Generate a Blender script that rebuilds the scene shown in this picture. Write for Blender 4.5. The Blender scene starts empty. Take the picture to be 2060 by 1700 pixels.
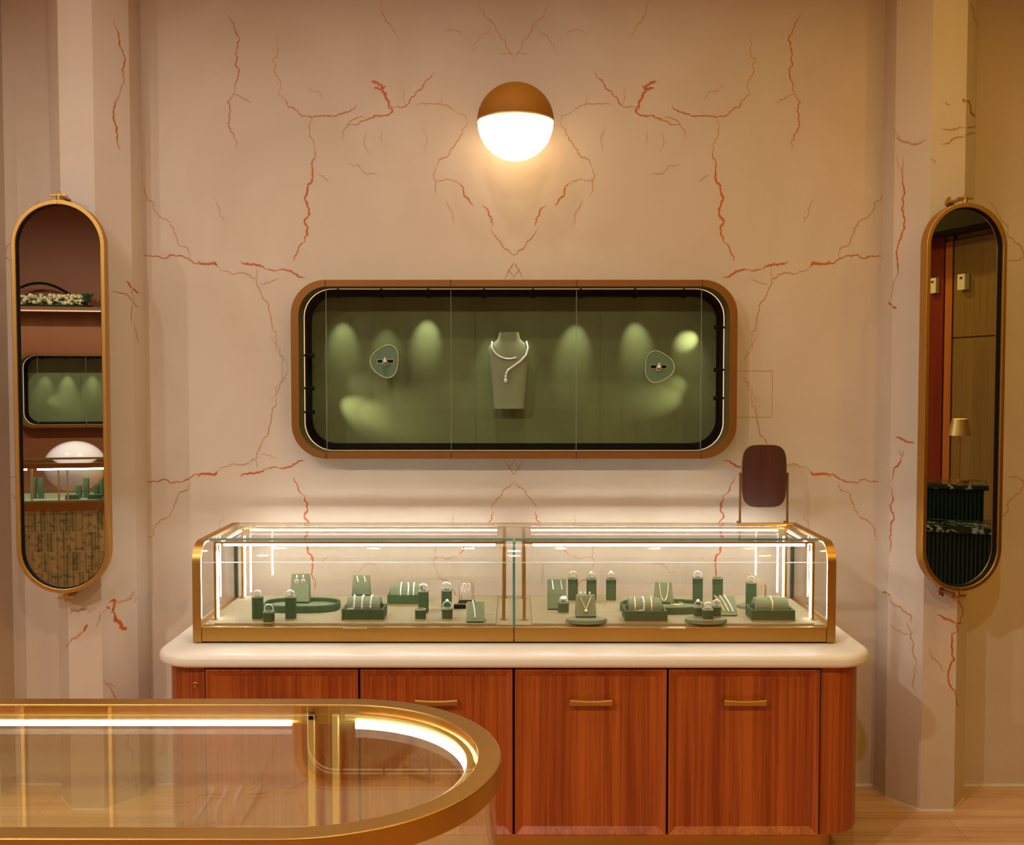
import bpy, bmesh, math, random
from mathutils import Vector, Matrix
random.seed(7)
PI = math.pi
S = bpy.context.scene
COL = S.collection

# ------------------------------------------------------------------ camera, world, exposure
F = 2000.0
CAM = Vector((0, -3.96, 1.6)); TH = math.atan(79/2000); YW = math.atan(4/2000)
cd = bpy.data.cameras.new('camera'); cam = bpy.data.objects.new('camera', cd); COL.objects.link(cam)
cd.sensor_fit = 'HORIZONTAL'; cd.sensor_width = 36; cd.lens = 36*F/2060; cd.clip_start = .02
cam.location = CAM; cam.rotation_euler = (PI/2-TH, 0, YW)
S.camera = cam
FWD = Vector((-math.sin(YW)*math.cos(TH), math.cos(YW)*math.cos(TH), -math.sin(TH)))
RT = Vector((math.cos(YW), math.sin(YW), 0)); UP = RT.cross(FWD)
w = bpy.data.worlds.new('world'); S.world = w; w.use_nodes = True
w.node_tree.nodes['Background'].inputs[0].default_value = (1, .8, .6, 1)
w.node_tree.nodes['Background'].inputs[1].default_value = .05
S.view_settings.view_transform = 'Standard'; S.view_settings.look = 'None'
S.view_settings.exposure = -0.04; S.view_settings.gamma = 1.0; S.view_settings.use_curve_mapping = False
S.cycles.use_denoising = True
S.cycles.max_bounces = 12; S.cycles.transparent_max_bounces = 40; S.cycles.glossy_bounces = 6
S.cycles.diffuse_bounces = 4; S.cycles.sample_clamp_indirect = 4; S.cycles.caustics_reflective = False
FZ = -.024      # floor level
CZ = 3.45       # ceiling level
ROW = [-1.92, -1.37, -.82, -.27, .27, .82, 1.37, 1.92]   # downlights near the marble wall
def lamp(name, loc, energy, color, radius=.05, spot=None, blend=1.0, aim=None, parent=None):
    ld = bpy.data.lights.new(name, 'SPOT' if spot else 'POINT')
    ld.energy = energy; ld.color = color; ld.shadow_soft_size = radius
    if spot: ld.spot_size = math.radians(spot); ld.spot_blend = blend
    o = bpy.data.objects.new(name, ld); COL.objects.link(o); o.location = loc
    if aim is not None:
        o.rotation_mode = 'QUATERNION'
        o.rotation_quaternion = (Vector(aim)-Vector(loc)).to_track_quat('-Z', 'Y')
    if parent: o.parent = parent
    return o
for i, x in enumerate(ROW):
    e = [5.5, 6.5, 8, 8, 8, 6.5, 5.5, 7.5][i]
    c = [(1, .95, .89), (1, .95, .89), (1, .95, .89), (1, .95, .88), (1, .92, .78), (1, .82, .45), (1, .70, .14), (1, .66, .06)][i]
    lamp('downlight_lamp', (x, -.95, CZ-.035), e, c, .035, 164, .7, (x, -.72, 0))
for y in (-1.75, -4.0):
    for x, c in ((-3.6, (1, .96, .92)), (-1.9, (1, .97, .95)), (0, (1, .93, .84)), (1.9, (1, .69, .12)), (3.4, (1, .66, .08))):
        lamp('downlight_lamp', (x, y, CZ-.035), (15 if y > -3 else 84)*(1.95 if x < -1 else 1 if x < 3 else .8), c, .04, 158 if y > -3 else 174, .5, (x, y, 0))  # fill lamps added out of view to brighten walls, cabinet and floor

def ray(x, y): return FWD+RT*((x-1030)/F)-UP*((y-850)/F)
def hit(o, d, p, n): return o+d*((Vector(p)-o).dot(Vector(n))/d.dot(Vector(n)))
def P(x, y, Y): return hit(CAM, ray(x, y), (0, Y, 0), (0, 1, 0))       # a pixel of the photo on the wall plane y=Y
def PZ(x, y, Z): return hit(CAM, ray(x, y), (0, 0, Z), (0, 0, 1))      # ... or on the level z=Z

# ------------------------------------------------------------------ materials
MATS = {}
def lin(c):
    return tuple((v/12.92 if v <= .04045 else ((v+.055)/1.055)**2.4) for v in [q/255 for q in c])
def base(name):
    m = bpy.data.materials.new(name); m.use_nodes = True; nt = m.node_tree
    b = nt.nodes['Principled BSDF']; MATS[name] = m
    return m, nt, b
def mat(name, c, rough=.5, metal=0, var=.06, scale=(8, 8, 8), spec=.5, emit=None, es=0, bump=0, bs=200, coat=0):
    m, nt, b = base(name)
    c = lin(c)
    tc = nt.nodes.new('ShaderNodeTexCoord'); mp = nt.nodes.new('ShaderNodeMapping'); mp.inputs['Scale'].default_value = scale
    nz = nt.nodes.new('ShaderNodeTexNoise'); nz.inputs['Scale'].default_value = 1; nz.inputs['Detail'].default_value = 5
    mx = nt.nodes.new('ShaderNodeMix'); mx.data_type = 'RGBA'
    mx.inputs[6].default_value = tuple(v*(1-var) for v in c)+(1,); mx.inputs[7].default_value = tuple(min(1, v*(1+var)) for v in c)+(1,)
    nt.links.new(tc.outputs['Object'], mp.inputs[0]); nt.links.new(mp.outputs[0], nz.inputs[0])
    nt.links.new(nz.outputs[0], mx.inputs[0]); nt.links.new(mx.outputs[2], b.inputs['Base Color'])
    b.inputs['Roughness'].default_value = rough; b.inputs['Metallic'].default_value = metal
    b.inputs['Specular IOR Level'].default_value = spec
    if coat: b.inputs['Coat Weight'].default_value = coat
    if emit: b.inputs['Emission Color'].default_value = lin(emit)+(1,); b.inputs['Emission Strength'].default_value = es
    if bump:
        n2 = nt.nodes.new('ShaderNodeTexNoise'); n2.inputs['Scale'].default_value = bs
        bp = nt.nodes.new('ShaderNodeBump'); bp.inputs['Strength'].default_value = bump; bp.inputs['Distance'].default_value = .002
        nt.links.new(tc.outputs['Object'], n2.inputs[0]); nt.links.new(n2.outputs[0], bp.inputs['Height']); nt.links.new(bp.outputs[0], b.inputs['Normal'])
    return m
def glass(name, tint=(.97, .98, .97), f0=.05, gl=(1, 1, 1)):
    m, nt, b = base(name); nt.nodes.remove(b); out = nt.nodes['Material Output']
    tr = nt.nodes.new('ShaderNodeBsdfTransparent'); tr.inputs[0].default_value = tint+(1,)
    g = nt.nodes.new('ShaderNodeBsdfGlossy'); g.inputs['Roughness'].default_value = 0; g.inputs[0].default_value = gl+(1,)
    lw = nt.nodes.new('ShaderNodeLayerWeight'); lw.inputs[0].default_value = .5
    p = nt.nodes.new('ShaderNodeMath'); p.operation = 'POWER'; p.inputs[1].default_value = 5
    ma = nt.nodes.new('ShaderNodeMath'); ma.operation = 'MULTIPLY_ADD'; ma.inputs[1].default_value = 1-f0; ma.inputs[2].default_value = f0
    mx = nt.nodes.new('ShaderNodeMixShader')
    nt.links.new(lw.outputs['Facing'], p.inputs[0]); nt.links.new(p.outputs[0], ma.inputs[0]); nt.links.new(ma.outputs[0], mx.inputs[0])
    nt.links.new(tr.outputs[0], mx.inputs[1]); nt.links.new(g.outputs[0], mx.inputs[2]); nt.links.new(mx.outputs[0], out.inputs[0])
    return m
def wood(name, c1, c2, rough=.4, axis='z', seam=None, coat=0, fine=70, spec=.5):
    m, nt, b = base(name); N = nt.nodes; L = nt.links
    tc = N.new('ShaderNodeTexCoord'); mp = N.new('ShaderNodeMapping')
    sc = {'z': (fine, fine, 1.6), 'x': (1.6, fine, fine)}[axis]
    mp.inputs['Scale'].default_value = sc
    nz = N.new('ShaderNodeTexNoise'); nz.inputs['Scale'].default_value = 1; nz.inputs['Detail'].default_value = 6; nz.inputs['Distortion'].default_value = .6
    mp2 = N.new('ShaderNodeMapping'); mp2.inputs['Scale'].default_value = {'z': (11, 11, .5), 'x': (.7, 11, 11)}[axis]
    n2 = N.new('ShaderNodeTexNoise'); n2.inputs['Scale'].default_value = 1; n2.inputs['Detail'].default_value = 2
    ad = N.new('ShaderNodeMath'); ad.operation = 'MULTIPLY_ADD'; ad.inputs[1].default_value = .55
    m2 = N.new('ShaderNodeMath'); m2.operation = 'MULTIPLY'; m2.inputs[1].default_value = .45
    cr = N.new('ShaderNodeValToRGB'); cr.color_ramp.elements[0].position = .38; cr.color_ramp.elements[1].position = .62
    cr.color_ramp.elements[0].color = lin(c1)+(1,); cr.color_ramp.elements[1].color = lin(c2)+(1,)
    L.new(tc.outputs['Object'], mp.inputs[0]); L.new(mp.outputs[0], nz.inputs[0])
    L.new(tc.outputs['Object'], mp2.inputs[0]); L.new(mp2.outputs[0], n2.inputs[0])
    L.new(n2.outputs[0], m2.inputs[0]); L.new(nz.outputs[0], ad.inputs[0]); L.new(m2.outputs[0], ad.inputs[2]); L.new(ad.outputs[0], cr.inputs[0])
    last = cr.outputs[0]
    if seam:
        br = N.new('ShaderNodeTexBrick'); br.inputs['Scale'].default_value = 1; br.inputs['Brick Width'].default_value = seam[0]; br.inputs['Row Height'].default_value = seam[1]
        br.inputs['Mortar Size'].default_value = .0015; br.inputs['Mortar Smooth'].default_value = 0; br.offset = .37
        br.inputs['Color1'].default_value = (1, 1, 1, 1); br.inputs['Color2'].default_value = (.84, .82, .8, 1); br.inputs['Mortar'].default_value = (.62, .55, .5, 1)
        mx = N.new('ShaderNodeMix'); mx.data_type = 'RGBA'; mx.blend_type = 'MULTIPLY'; mx.inputs[0].default_value = 1
        L.new(tc.outputs['Object'], br.inputs[0]); L.new(last, mx.inputs[6]); L.new(br.outputs[0], mx.inputs[7]); last = mx.outputs[2]
    L.new(last, b.inputs['Base Color']); b.inputs['Roughness'].default_value = rough; b.inputs['Coat Weight'].default_value = coat; b.inputs['Specular IOR Level'].default_value = spec
    return m
def marble(name, ca, cb, rough=.45):
    m, nt, b = base(name); N = nt.nodes; L = nt.links
    tc = N.new('ShaderNodeTexCoord'); sx = N.new('ShaderNodeSeparateXYZ'); ab = N.new('ShaderNodeMath'); ab.operation = 'ABSOLUTE'
    cx = N.new('ShaderNodeCombineXYZ'); L.new(tc.outputs['Object'], sx.inputs[0]); L.new(sx.outputs[0], ab.inputs[0])
    L.new(ab.outputs[0], cx.inputs[0]); L.new(sx.outputs[1], cx.inputs[1]); L.new(sx.outputs[2], cx.inputs[2])
    nz = N.new('ShaderNodeTexNoise'); nz.inputs['Scale'].default_value = 1.7; nz.inputs['Detail'].default_value = 8; nz.inputs['Distortion'].default_value = .8; nz.inputs['Roughness'].default_value = .55
    cr = N.new('ShaderNodeValToRGB'); cr.color_ramp.elements[0].position = .34; cr.color_ramp.elements[1].position = .66
    cr.color_ramp.elements[0].color = lin(ca)+(1,); cr.color_ramp.elements[1].color = lin(cb)+(1,)
    L.new(cx.outputs[0], nz.inputs[0]); L.new(nz.outputs[0], cr.inputs[0]); L.new(cr.outputs[0], b.inputs['Base Color'])
    b.inputs['Roughness'].default_value = rough; b.inputs['Specular IOR Level'].default_value = .25
    return m
def tiles(name):
    m, nt, b = base(name); N = nt.nodes; L = nt.links
    tc = N.new('ShaderNodeTexCoord'); mp = N.new('ShaderNodeMapping'); mp.inputs['Rotation'].default_value = (PI/2, 0, PI/2)
    sx = N.new('ShaderNodeSeparateXYZ'); cx = N.new('ShaderNodeCombineXYZ'); L.new(tc.outputs['Object'], sx.inputs[0])
    L.new(sx.outputs[2], cx.inputs[0]); L.new(sx.outputs[0], cx.inputs[1])
    br = N.new('ShaderNodeTexBrick'); br.offset = 0; br.inputs['Scale'].default_value = 1; br.inputs['Brick Width'].default_value = .142; br.inputs['Row Height'].default_value = .021
    br.inputs['Mortar Size'].default_value = .0012; br.inputs['Bias'].default_value = -.1
    br.inputs['Color1'].default_value = lin((176, 148, 100))+(1,); br.inputs['Color2'].default_value = lin((92, 100, 62))+(1,); br.inputs['Mortar'].default_value = lin((200, 176, 130))+(1,)
    nz = N.new('ShaderNodeTexNoise'); nz.inputs['Scale'].default_value = 30; nz.inputs['Detail'].default_value = 4
    cr = N.new('ShaderNodeValToRGB'); cr.color_ramp.elements[0].position = .32; cr.color_ramp.elements[0].color = (.25, .3, .2, 1); cr.color_ramp.elements[1].position = .5
    mx = N.new('ShaderNodeMix'); mx.data_type = 'RGBA'; mx.blend_type = 'MULTIPLY'; mx.inputs[0].default_value = .8
    L.new(tc.outputs['Object'], nz.inputs[0]); L.new(nz.outputs[0], cr.inputs[0]); L.new(cx.outputs[0], br.inputs[0]); L.new(br.outputs[0], mx.inputs[6]); L.new(cr.outputs[0], mx.inputs[7]); L.new(mx.outputs[2], b.inputs['Base Color'])
    b.inputs['Roughness'].default_value = .35
    return m
def darkmarble(name):
    m, nt, b = base(name); N = nt.nodes; L = nt.links
    tc = N.new('ShaderNodeTexCoord'); nz = N.new('ShaderNodeTexNoise'); nz.inputs['Scale'].default_value = 4; nz.inputs['Detail'].default_value = 6; nz.inputs['Distortion'].default_value = 2.5
    cr = N.new('ShaderNodeValToRGB'); e = cr.color_ramp.elements; e[0].position = .47; e[0].color = lin((14, 34, 24))+(1,); e[1].position = .53; e[1].color = lin((14, 34, 24))+(1,)
    k = e.new(.5); k.color = lin((170, 190, 165))+(1,)
    L.new(tc.outputs['Object'], nz.inputs[0]); L.new(nz.outputs[0], cr.inputs[0]); L.new(cr.outputs[0], b.inputs['Base Color']); b.inputs['Roughness'].default_value = .1
    return m
M = dict(
 marble=marble('cream_marble', (199, 176, 149), (208, 187, 162)),
 col=marble('cream_marble_column', (201, 179, 154), (210, 190, 167)),
 vein=mat('rust_vein', (188, 90, 24), .5, var=.35, scale=(14, 14, 14)),
 ochre=mat('ochre_vein', (188, 132, 76), .5, var=.2, scale=(14, 14, 14)),
 faint=mat('faint_vein', (190, 146, 106), .5, var=.1),
 brass=mat('brushed_brass', (196, 150, 76), .38, 1, .05, (3, 60, 60)),
 brass_b=mat('bright_brass', (216, 184, 116), .45, .75, .04, (3, 60, 60)),
 bronze=mat('bronze_frame', (140, 90, 36), .42, .7, .05, (2, 40, 40)),
 capm=mat('ochre_metal_cap', (150, 92, 16), .62, .1, .04, spec=.2),
 oliv=mat('olive_lining', (104, 92, 44), .6, .0, .08),
 black=mat('black_metal', (7, 7, 6), .55, 0, .1, spec=.12),
 gap=mat('dark_gap', (16, 9, 5), .9, 0, .1),
 led=mat('led_diffuser', (255, 250, 245), .5, 0, .01, emit=(244, 250, 255), es=42),
 ledp=mat('peach_light_strip', (230, 195, 160), .5, 0, .02, emit=(238, 198, 158), es=1.15),
 opal=mat('opal_glass', (255, 240, 215), .35, 0, .02, emit=(255, 232, 190), es=4.2),
 lens=mat('downlight_lens', (255, 240, 220), .4, 0, .01, emit=(255, 230, 200), es=30),
 green=mat('green_velvet_panel', (100, 108, 68), .8, 0, .3, (6, 6, 3), spec=.15, bump=.3),
 velvet=mat('green_velvet', (66, 88, 54), .75, 0, .08, (50, 50, 50), spec=.2, bump=.4, bs=900),
 velvet_l=mat('pale_lit_green_velvet', (126, 134, 98), .75, 0, .08, (50, 50, 50), spec=.2, bump=.4, bs=900),  # paler than the stand bodies; the lit look of tops is in this colour
 tdeck=mat('golden_olive_fabric', (188, 166, 110), .8, 0, .08, (10, 10, 10), spec=.2),
 glass_s=glass('side_glass', (.985, .985, .97), .12),
 deck=mat('olive_fabric', (162, 146, 108), .8, 0, .1, (10, 10, 10), spec=.2, bump=.3, bs=800),
 stone=mat('cream_solid_stone', (232, 220, 200), .35, 0, .02),
 wood=wood('reddish_walnut', (134, 52, 12), (178, 88, 28), .36, 'z', coat=0, spec=.4, fine=110),
 dwood=wood('dark_walnut', (62, 26, 14), (78, 36, 20), .4, 'z'),
 floor=wood('oak_planks', (206, 156, 104), (232, 186, 136), .42, 'x', seam=(1.3, .19), fine=40, spec=.3),
 pl=mat('plaster_ceiling', (226, 206, 182), .8, 0, .03),
 brown=mat('brown_wall', (120, 68, 24), .6, 0, .06, (2, 2, 2)),
 olivew=wood('olive_veneer', (120, 96, 50), (138, 112, 62), .35, 'z', fine=90),
 redw=wood('red_veneer', (108, 38, 24), (126, 50, 30), .35, 'z'),
 orw=wood('orange_veneer', (168, 98, 42), (186, 112, 52), .4, 'z'),
 glass_n=glass('coated_niche_glass', (.99, .99, .985), .012),
 padv=mat('grey_green_velvet', (96, 122, 94), .75, 0, .08, (50, 50, 50), spec=.2),
 glass=glass('clear_glass', (.99, .993, .988), .035),
 glass_t=glass('table_top_glass', (.98, .95, .84), .05),
 edge=mat('teal_glass_edge', (74, 140, 134), .15, 0, .1),
 edge_d=mat('dark_green_glass_edge', (48, 62, 44), .2, 0, .1),
 clear_edge=mat('clear_glass_joint', (222, 222, 214), .2, 0, .02),
 pane_edge=mat('pale_pane_edge', (150, 158, 132), .2, 0, .05),
 mirror=mat('mirror_glass', (222, 222, 216), .0, 1, 0),
 silver=mat('white_gold_and_diamonds', (250, 248, 246), .2, .3, .12, (400, 400, 400)),
 gold=mat('yellow_gold', (242, 208, 150), .25, .45, .06, (300, 300, 300)),
 pink=mat('pink_stone', (226, 140, 120), .1, .1, .2, (300, 300, 300)),
 pearl=mat('white_pearl', (245, 240, 232), .15, 0, .03, coat=.6),
 white=mat('white_plastic', (226, 220, 206), .4, 0, .03),
 ink=mat('grey_print', (70, 66, 62), .6, 0, .1),
 tile=tiles('stone_mosaic'),
 dmarb=darkmarble('green_marble'),
 flute=mat('dark_green_fluted', (20, 40, 30), .35, 0, .15),
 flower=mat('cream_flowers', (206, 196, 140), .7, 0, .25, (60, 60, 60)),
 leaf=mat('dark_leaf', (36, 62, 38), .5, 0, .3, (60, 60, 60)),
)

# ------------------------------------------------------------------ mesh helpers
def wloc(o):
    v = Vector((0, 0, 0))
    while o: v += o.location; o = o.parent
    return v
class MB:
    def __init__(s): s.v = []; s.f = []; s.m = []
    def add(s, vs, fs, mi=0):
        n = len(s.v); s.v += [Vector(p) for p in vs]; s.f += [tuple(i+n for i in f) for f in fs]; s.m += [mi]*len(fs); return s
    def box(s, x0, x1, y0, y1, z0, z1, mi=0):
        v = [(x, y, z) for x in (x0, x1) for y in (y0, y1) for z in (z0, z1)]
        return s.add(v, [(0, 1, 3, 2), (4, 6, 7, 5), (0, 4, 5, 1), (2, 3, 7, 6), (0, 2, 6, 4), (1, 5, 7, 3)], mi)
    def prism(s, pts, a, b, ax='y', mi=0, cap=True, sb=None, off=(0, 0, 0)):
        # pts 2D: ax y -> (x,z); ax z -> (x,y); ax x -> (y,z)
        def mk(p, t):
            q = {'y': (p[0], t, p[1]), 'z': (p[0], p[1], t), 'x': (t, p[0], p[1])}[ax]
            return (q[0]+off[0], q[1]+off[1], q[2]+off[2])
        n = len(pts); P2 = sb or pts
        vs = [mk(p, a) for p in pts]+[mk(p, b) for p in P2]
        fs = [(i, (i+1) % n, n+(i+1) % n, n+i) for i in range(n)]
        if cap: fs += [tuple(range(n))[::-1], tuple(range(n, 2*n))]
        return s.add(vs, fs, mi)
    def loft(s, rings, mi=0, cap=True, close=True):
        n = len(rings[0]); vs = [p for r in rings for p in r]; fs = []
        for k in range(len(rings)-1):
            for i in range(n if close else n-1):
                j = (i+1) % n; fs.append((k*n+i, k*n+j, (k+1)*n+j, (k+1)*n+i))
        if cap: fs += [tuple(range(n))[::-1], tuple(range((len(rings)-1)*n, len(rings)*n))]
        return s.add(vs, fs, mi)
    def ring(s, outer, inner, a, b, ax='y', mi=0):
        def mk(p, t): return {'y': (p[0], t, p[1]), 'z': (p[0], p[1], t), 'x': (t, p[0], p[1])}[ax]
        n = len(outer); vs = [mk(p, a) for p in outer]+[mk(p, a) for p in inner]+[mk(p, b) for p in outer]+[mk(p, b) for p in inner]
        fs = []
        for i in range(n):
            j = (i+1) % n
            fs += [(i, j, n+j, n+i), (2*n+i, 3*n+i, 3*n+j, 2*n+j), (i, 2*n+i, 2*n+j, j), (n+i, n+j, 3*n+j, 3*n+i)]
        return s.add(vs, fs, mi)
    def tube(s, path, r, n=10, closed=False, mi=0, ry=None):
        path = [Vector(p) for p in path]; N = len(path); rings = []
        up = None
        for i, p in enumerate(path):
            a = path[(i-1) % N] if (closed or i > 0) else p; b = path[(i+1) % N] if (closed or i < N-1) else p
            t = (b-a).normalized()
            if up is None:
                up = Vector((0, 0, 1)) if abs(t.z) < .9 else Vector((1, 0, 0))
            u = t.cross(up).normalized(); up = u.cross(t).normalized()
            rr = r[i] if isinstance(r, (list, tuple)) else r
            rings.append([p+u*math.cos(2*PI*k/n)*rr+up*math.sin(2*PI*k/n)*rr for k in range(n)])
        if closed: rings.append(rings[0])
        return s.loft(rings, mi, cap=not closed)
    def lathe(s, prof, c=(0, 0, 0), n=32, mi=0, ax='z'):
        rings = []
        for (r, h) in prof:
            row = []
            for k in range(n):
                a = 2*PI*k/n; q = (r*math.cos(a), r*math.sin(a), h)
                if ax == 'y': q = (q[0], h, q[1])
                if ax == 'x': q = (h, q[0], q[1])
                row.append((q[0]+c[0], q[1]+c[1], q[2]+c[2]))
            rings.append(row)
        return s.loft(rings, mi)
    def ball(s, c, r, n=10, m=6, mi=0, sz=1):
        return s.lathe([(max(1e-5, r*math.sin(PI*k/m)), -r*sz*math.cos(PI*k/m)) for k in range(m+1)], c, n, mi)
    def xf(s, mtx):
        s.v = [mtx @ p for p in s.v]; return s
    def build(s, name, mats, parent=None, local=False, ang=35, bev=0):
        if not isinstance(mats, (list, tuple)): mats = [mats]
        off = Vector((0, 0, 0))
        if not local and parent is not None: off = wloc(parent)
        if parent is None and not local:
            xs = [p.x for p in s.v]; ys = [p.y for p in s.v]; zs = [p.z for p in s.v]
            off = Vector(((min(xs)+max(xs))/2, (min(ys)+max(ys))/2, min(zs)))
        me = bpy.data.meshes.new(name); me.from_pydata([p-off for p in s.v], [], s.f)
        for m in mats: me.materials.append(M[m])
        me.polygons.foreach_set('material_index', s.m)
        bm = bmesh.new(); bm.from_mesh(me); bmesh.ops.recalc_face_normals(bm, faces=bm.faces); bm.to_mesh(me); bm.free()
        me.polygons.foreach_set('use_smooth', [True]*len(me.polygons)); me.set_sharp_from_angle(angle=math.radians(ang)); me.update()
        o = bpy.data.objects.new(name, me); COL.objects.link(o)
        if parent is None: o.location = off
        else: o.parent = parent
        if bev:
            b = o.modifiers.new('bevel', 'BEVEL'); b.width = bev; b.segments = 3; b.limit_method = 'ANGLE'; b.angle_limit = math.radians(40)
        return o
def thing(name, label, cat, loc=(0, 0, 0), rot=0, group=None):
    o = bpy.data.objects.new(name, None); COL.objects.link(o); o.empty_display_size = .05
    o.location = loc; o.rotation_euler = (0, 0, rot); tag(o, label, cat, group); return o
def tag(o, label, cat, group=None):
    o['label'] = label; o['category'] = cat
    if group: o['group'] = group
    return o
def struct(o): o['kind'] = 'structure'; return o
def rrect(hw, hh, r, n=10, c=(0, 0)):
    r = min(r, hw, hh); pts = []
    for (cx, cy, a0) in ((hw-r, hh-r, 0), (-hw+r, hh-r, PI/2), (-hw+r, -hh+r, PI), (hw-r, -hh+r, 3*PI/2)):
        for k in range(n+1):
            a = a0+PI/2*k/n; pts.append((cx+r*math.cos(a)+c[0], cy+r*math.sin(a)+c[1]))
    return pts
def supel(a, b, e=2.6, n=36):
    pts = []
    for k in range(n):
        t = 2*PI*k/n; c, s_ = math.cos(t), math.sin(t)
        pts.append((a*math.copysign(abs(c)**(2/e), c), b*math.copysign(abs(s_)**(2/e), s_)))
    return pts

# ------------------------------------------------------------------ marble veins (inlaid colour of the slabs, part of the wall mesh)
def jitter(pts, rough=.2, depth=4):
    for _ in range(depth):
        out = [pts[0]]
        for a, b in zip(pts, pts[1:]):
            d = b-a; nrm = Vector((-d.y, d.x)); out.append((a+b)/2+nrm*random.uniform(-rough, rough)); out.append(b)
        pts = out
    return pts
def ribbon(mb, p3, n, wid, mi):
    n = Vector(n); L = []; N = len(p3)
    for i, p in enumerate(p3):
        t = (p3[min(i+1, N-1)]-p3[max(i-1, 0)]).normalized(); u = n.cross(t).normalized()
        taper = min(1, 3.0*min(i, N-1-i)/N+.25); wv = wid*taper*random.uniform(.55, 1.35)
        q = p+n*(.0008+.00003*mi+random.random()*.00002); L.append((q-u*wv/2, q+u*wv/2))
    vs = [x for ab in L for x in ab]
    mb.add(vs, [(2*i, 2*i+1, 2*i+3, 2*i+2) for i in range(N-1)], mi)
RED, OC, FA = 1, 2, 3
V = [
 (RED, 3.0, [(455,28),(470,55),(478,90),(473,130),(478,160),(468,190)]), (RED, 2.6, [(468,190),(458,205),(462,240),(470,270),(476,300)]), (OC, 2.2, [(468,190),(490,200),(506,208)]),
 (OC, 2.2, [(552,70),(548,120),(560,160),(563,195)]), (RED, 2.6, [(560,190),(580,215),(628,236),(680,232),(695,226),(712,220),(718,209)]),
 (OC, 2.2, [(628,236),(632,300)]), (RED, 5.0, [(632,300),(628,360),(622,420),(618,470),(612,488)]), (RED, 3, [(612,488),(600,502),(592,526)]),
 (OC, 2.4, [(690,282),(700,250),(712,240),(740,238)]), (RED, 3.6, [(700,252),(740,240),(775,232),(790,225),(786,215),(783,205)]), (RED, 6.5, [(786,222),(783,205),(775,190),(768,172),(752,163),(748,167)]), (RED,6,[(752,178),(764,180),(776,172)]),
 (RED, 2.6, [(790,215),(820,210),(835,192),(860,160),(874,143)]), (OC, 2, [(835,214),(865,208),(900,212),(918,226)]), (FA, 2.4, [(918,226),(942,243)]), (FA,2,[(886,190),(892,215)]), (FA,2,[(806,175),(812,200),(820,210)]),
 (OC, 2.8, [(940,244),(930,270),(915,290),(905,308),(884,320),(878,335)]), (FA, 2.4, [(878,335),(872,350),(876,380),(881,392)]), (FA, 2.2, [(874,356),(905,360),(922,366)]),
 (RED, 3.6, [(922,368),(935,395),(951,414)]), (RED, 3.2, [(970,413),(984,434),(992,455)]), (OC, 3, [(987,458),(998,478),(1010,492),(1025,503),(1034,514)]), (FA, 2.2, [(897,400),(908,425),(913,455)]),
 (OC, 2.2, [(762,0),(775,40),(790,60),(802,76)]), (OC, 2.4, [(962,0),(990,45),(1005,75),(1025,105),(1034,118)]), (FA, 2.4, [(990,46),(965,80),(948,112)]), (OC, 1.6, [(887,68),(905,60),(925,64),(930,74)]), (OC,1.6,[(1004,107),(1020,107),(1034,109)]),
 (RED, 2.6, [(278,515),(330,520),(385,524),(425,527)]), (RED, 6, [(398,525),(432,528),(437,536)]), (OC, 2.4, [(437,536),(455,545),(490,548),(515,560),(522,578),(540,620),(545,650),(555,690),(578,742)]),
 (RED, 4.6, [(483,526),(500,531),(520,533),(536,540)]), (RED, 4.2, [(560,542),(578,544),(596,552),(614,558)]), (RED, 2.6, [(536,540),(560,542)]), (FA, 2.2, [(515,560),(517,540)]), (FA,2,[(522,568),(560,558)]),
 (OC, 2.2, [(272,365),(310,410),(350,460),(378,500),(381,517)]), (OC,1.8,[(1034,528),(1024,542),(1014,560)]), (OC,1.6,[(1034,560),(1024,545),(1034,528)]),
 (FA, 2.0, [(850,255),(860,285),(856,306)]), (FA, 2, [(738,262),(741,310)]), (FA, 2, [(766,262),(769,290)]), (FA,2,[(640,352),(652,358),(663,366)]), (FA,2,[(700,330),(740,350),(760,352)]), (FA,2,[(570,742),(560,700),(548,672)]),(FA,2,[(610,170),(640,182),(655,205)]),(FA,2,[(430,400),(440,430),(452,450)]),
 (OC, 2, [(-10,523),(20,524),(44,523)]), (OC, 2.2, [(6,520),(8,508),(22,490),(45,452),(62,430),(78,402)]),
]
# ------------------------------------------------------------------ setting
XL, XR, YB = -5.2, 4.2, -6.3
def fillet_plate(outer, hole, y0, y1):
    bm = bmesh.new(); E = []
    for loop in (outer, hole):
        vs = [bm.verts.new((p[0], y0, p[1])) for p in loop]
        E += [bm.edges.new((vs[i], vs[(i+1) % len(vs)])) for i in range(len(vs))]
    bmesh.ops.triangle_fill(bm, use_beauty=True, edges=E)
    r = bmesh.ops.extrude_face_region(bm, geom=bm.faces[:])
    for v in [g for g in r['geom'] if isinstance(g, bmesh.types.BMVert)]: v.co.y = y1
    bm.verts.index_update(); vs = [v.co.copy() for v in bm.verts]; fs = [tuple(v.index for v in f.verts) for f in bm.faces]; bm.free()
    return vs, fs
ZN = 1.653
mb = MB()
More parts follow.
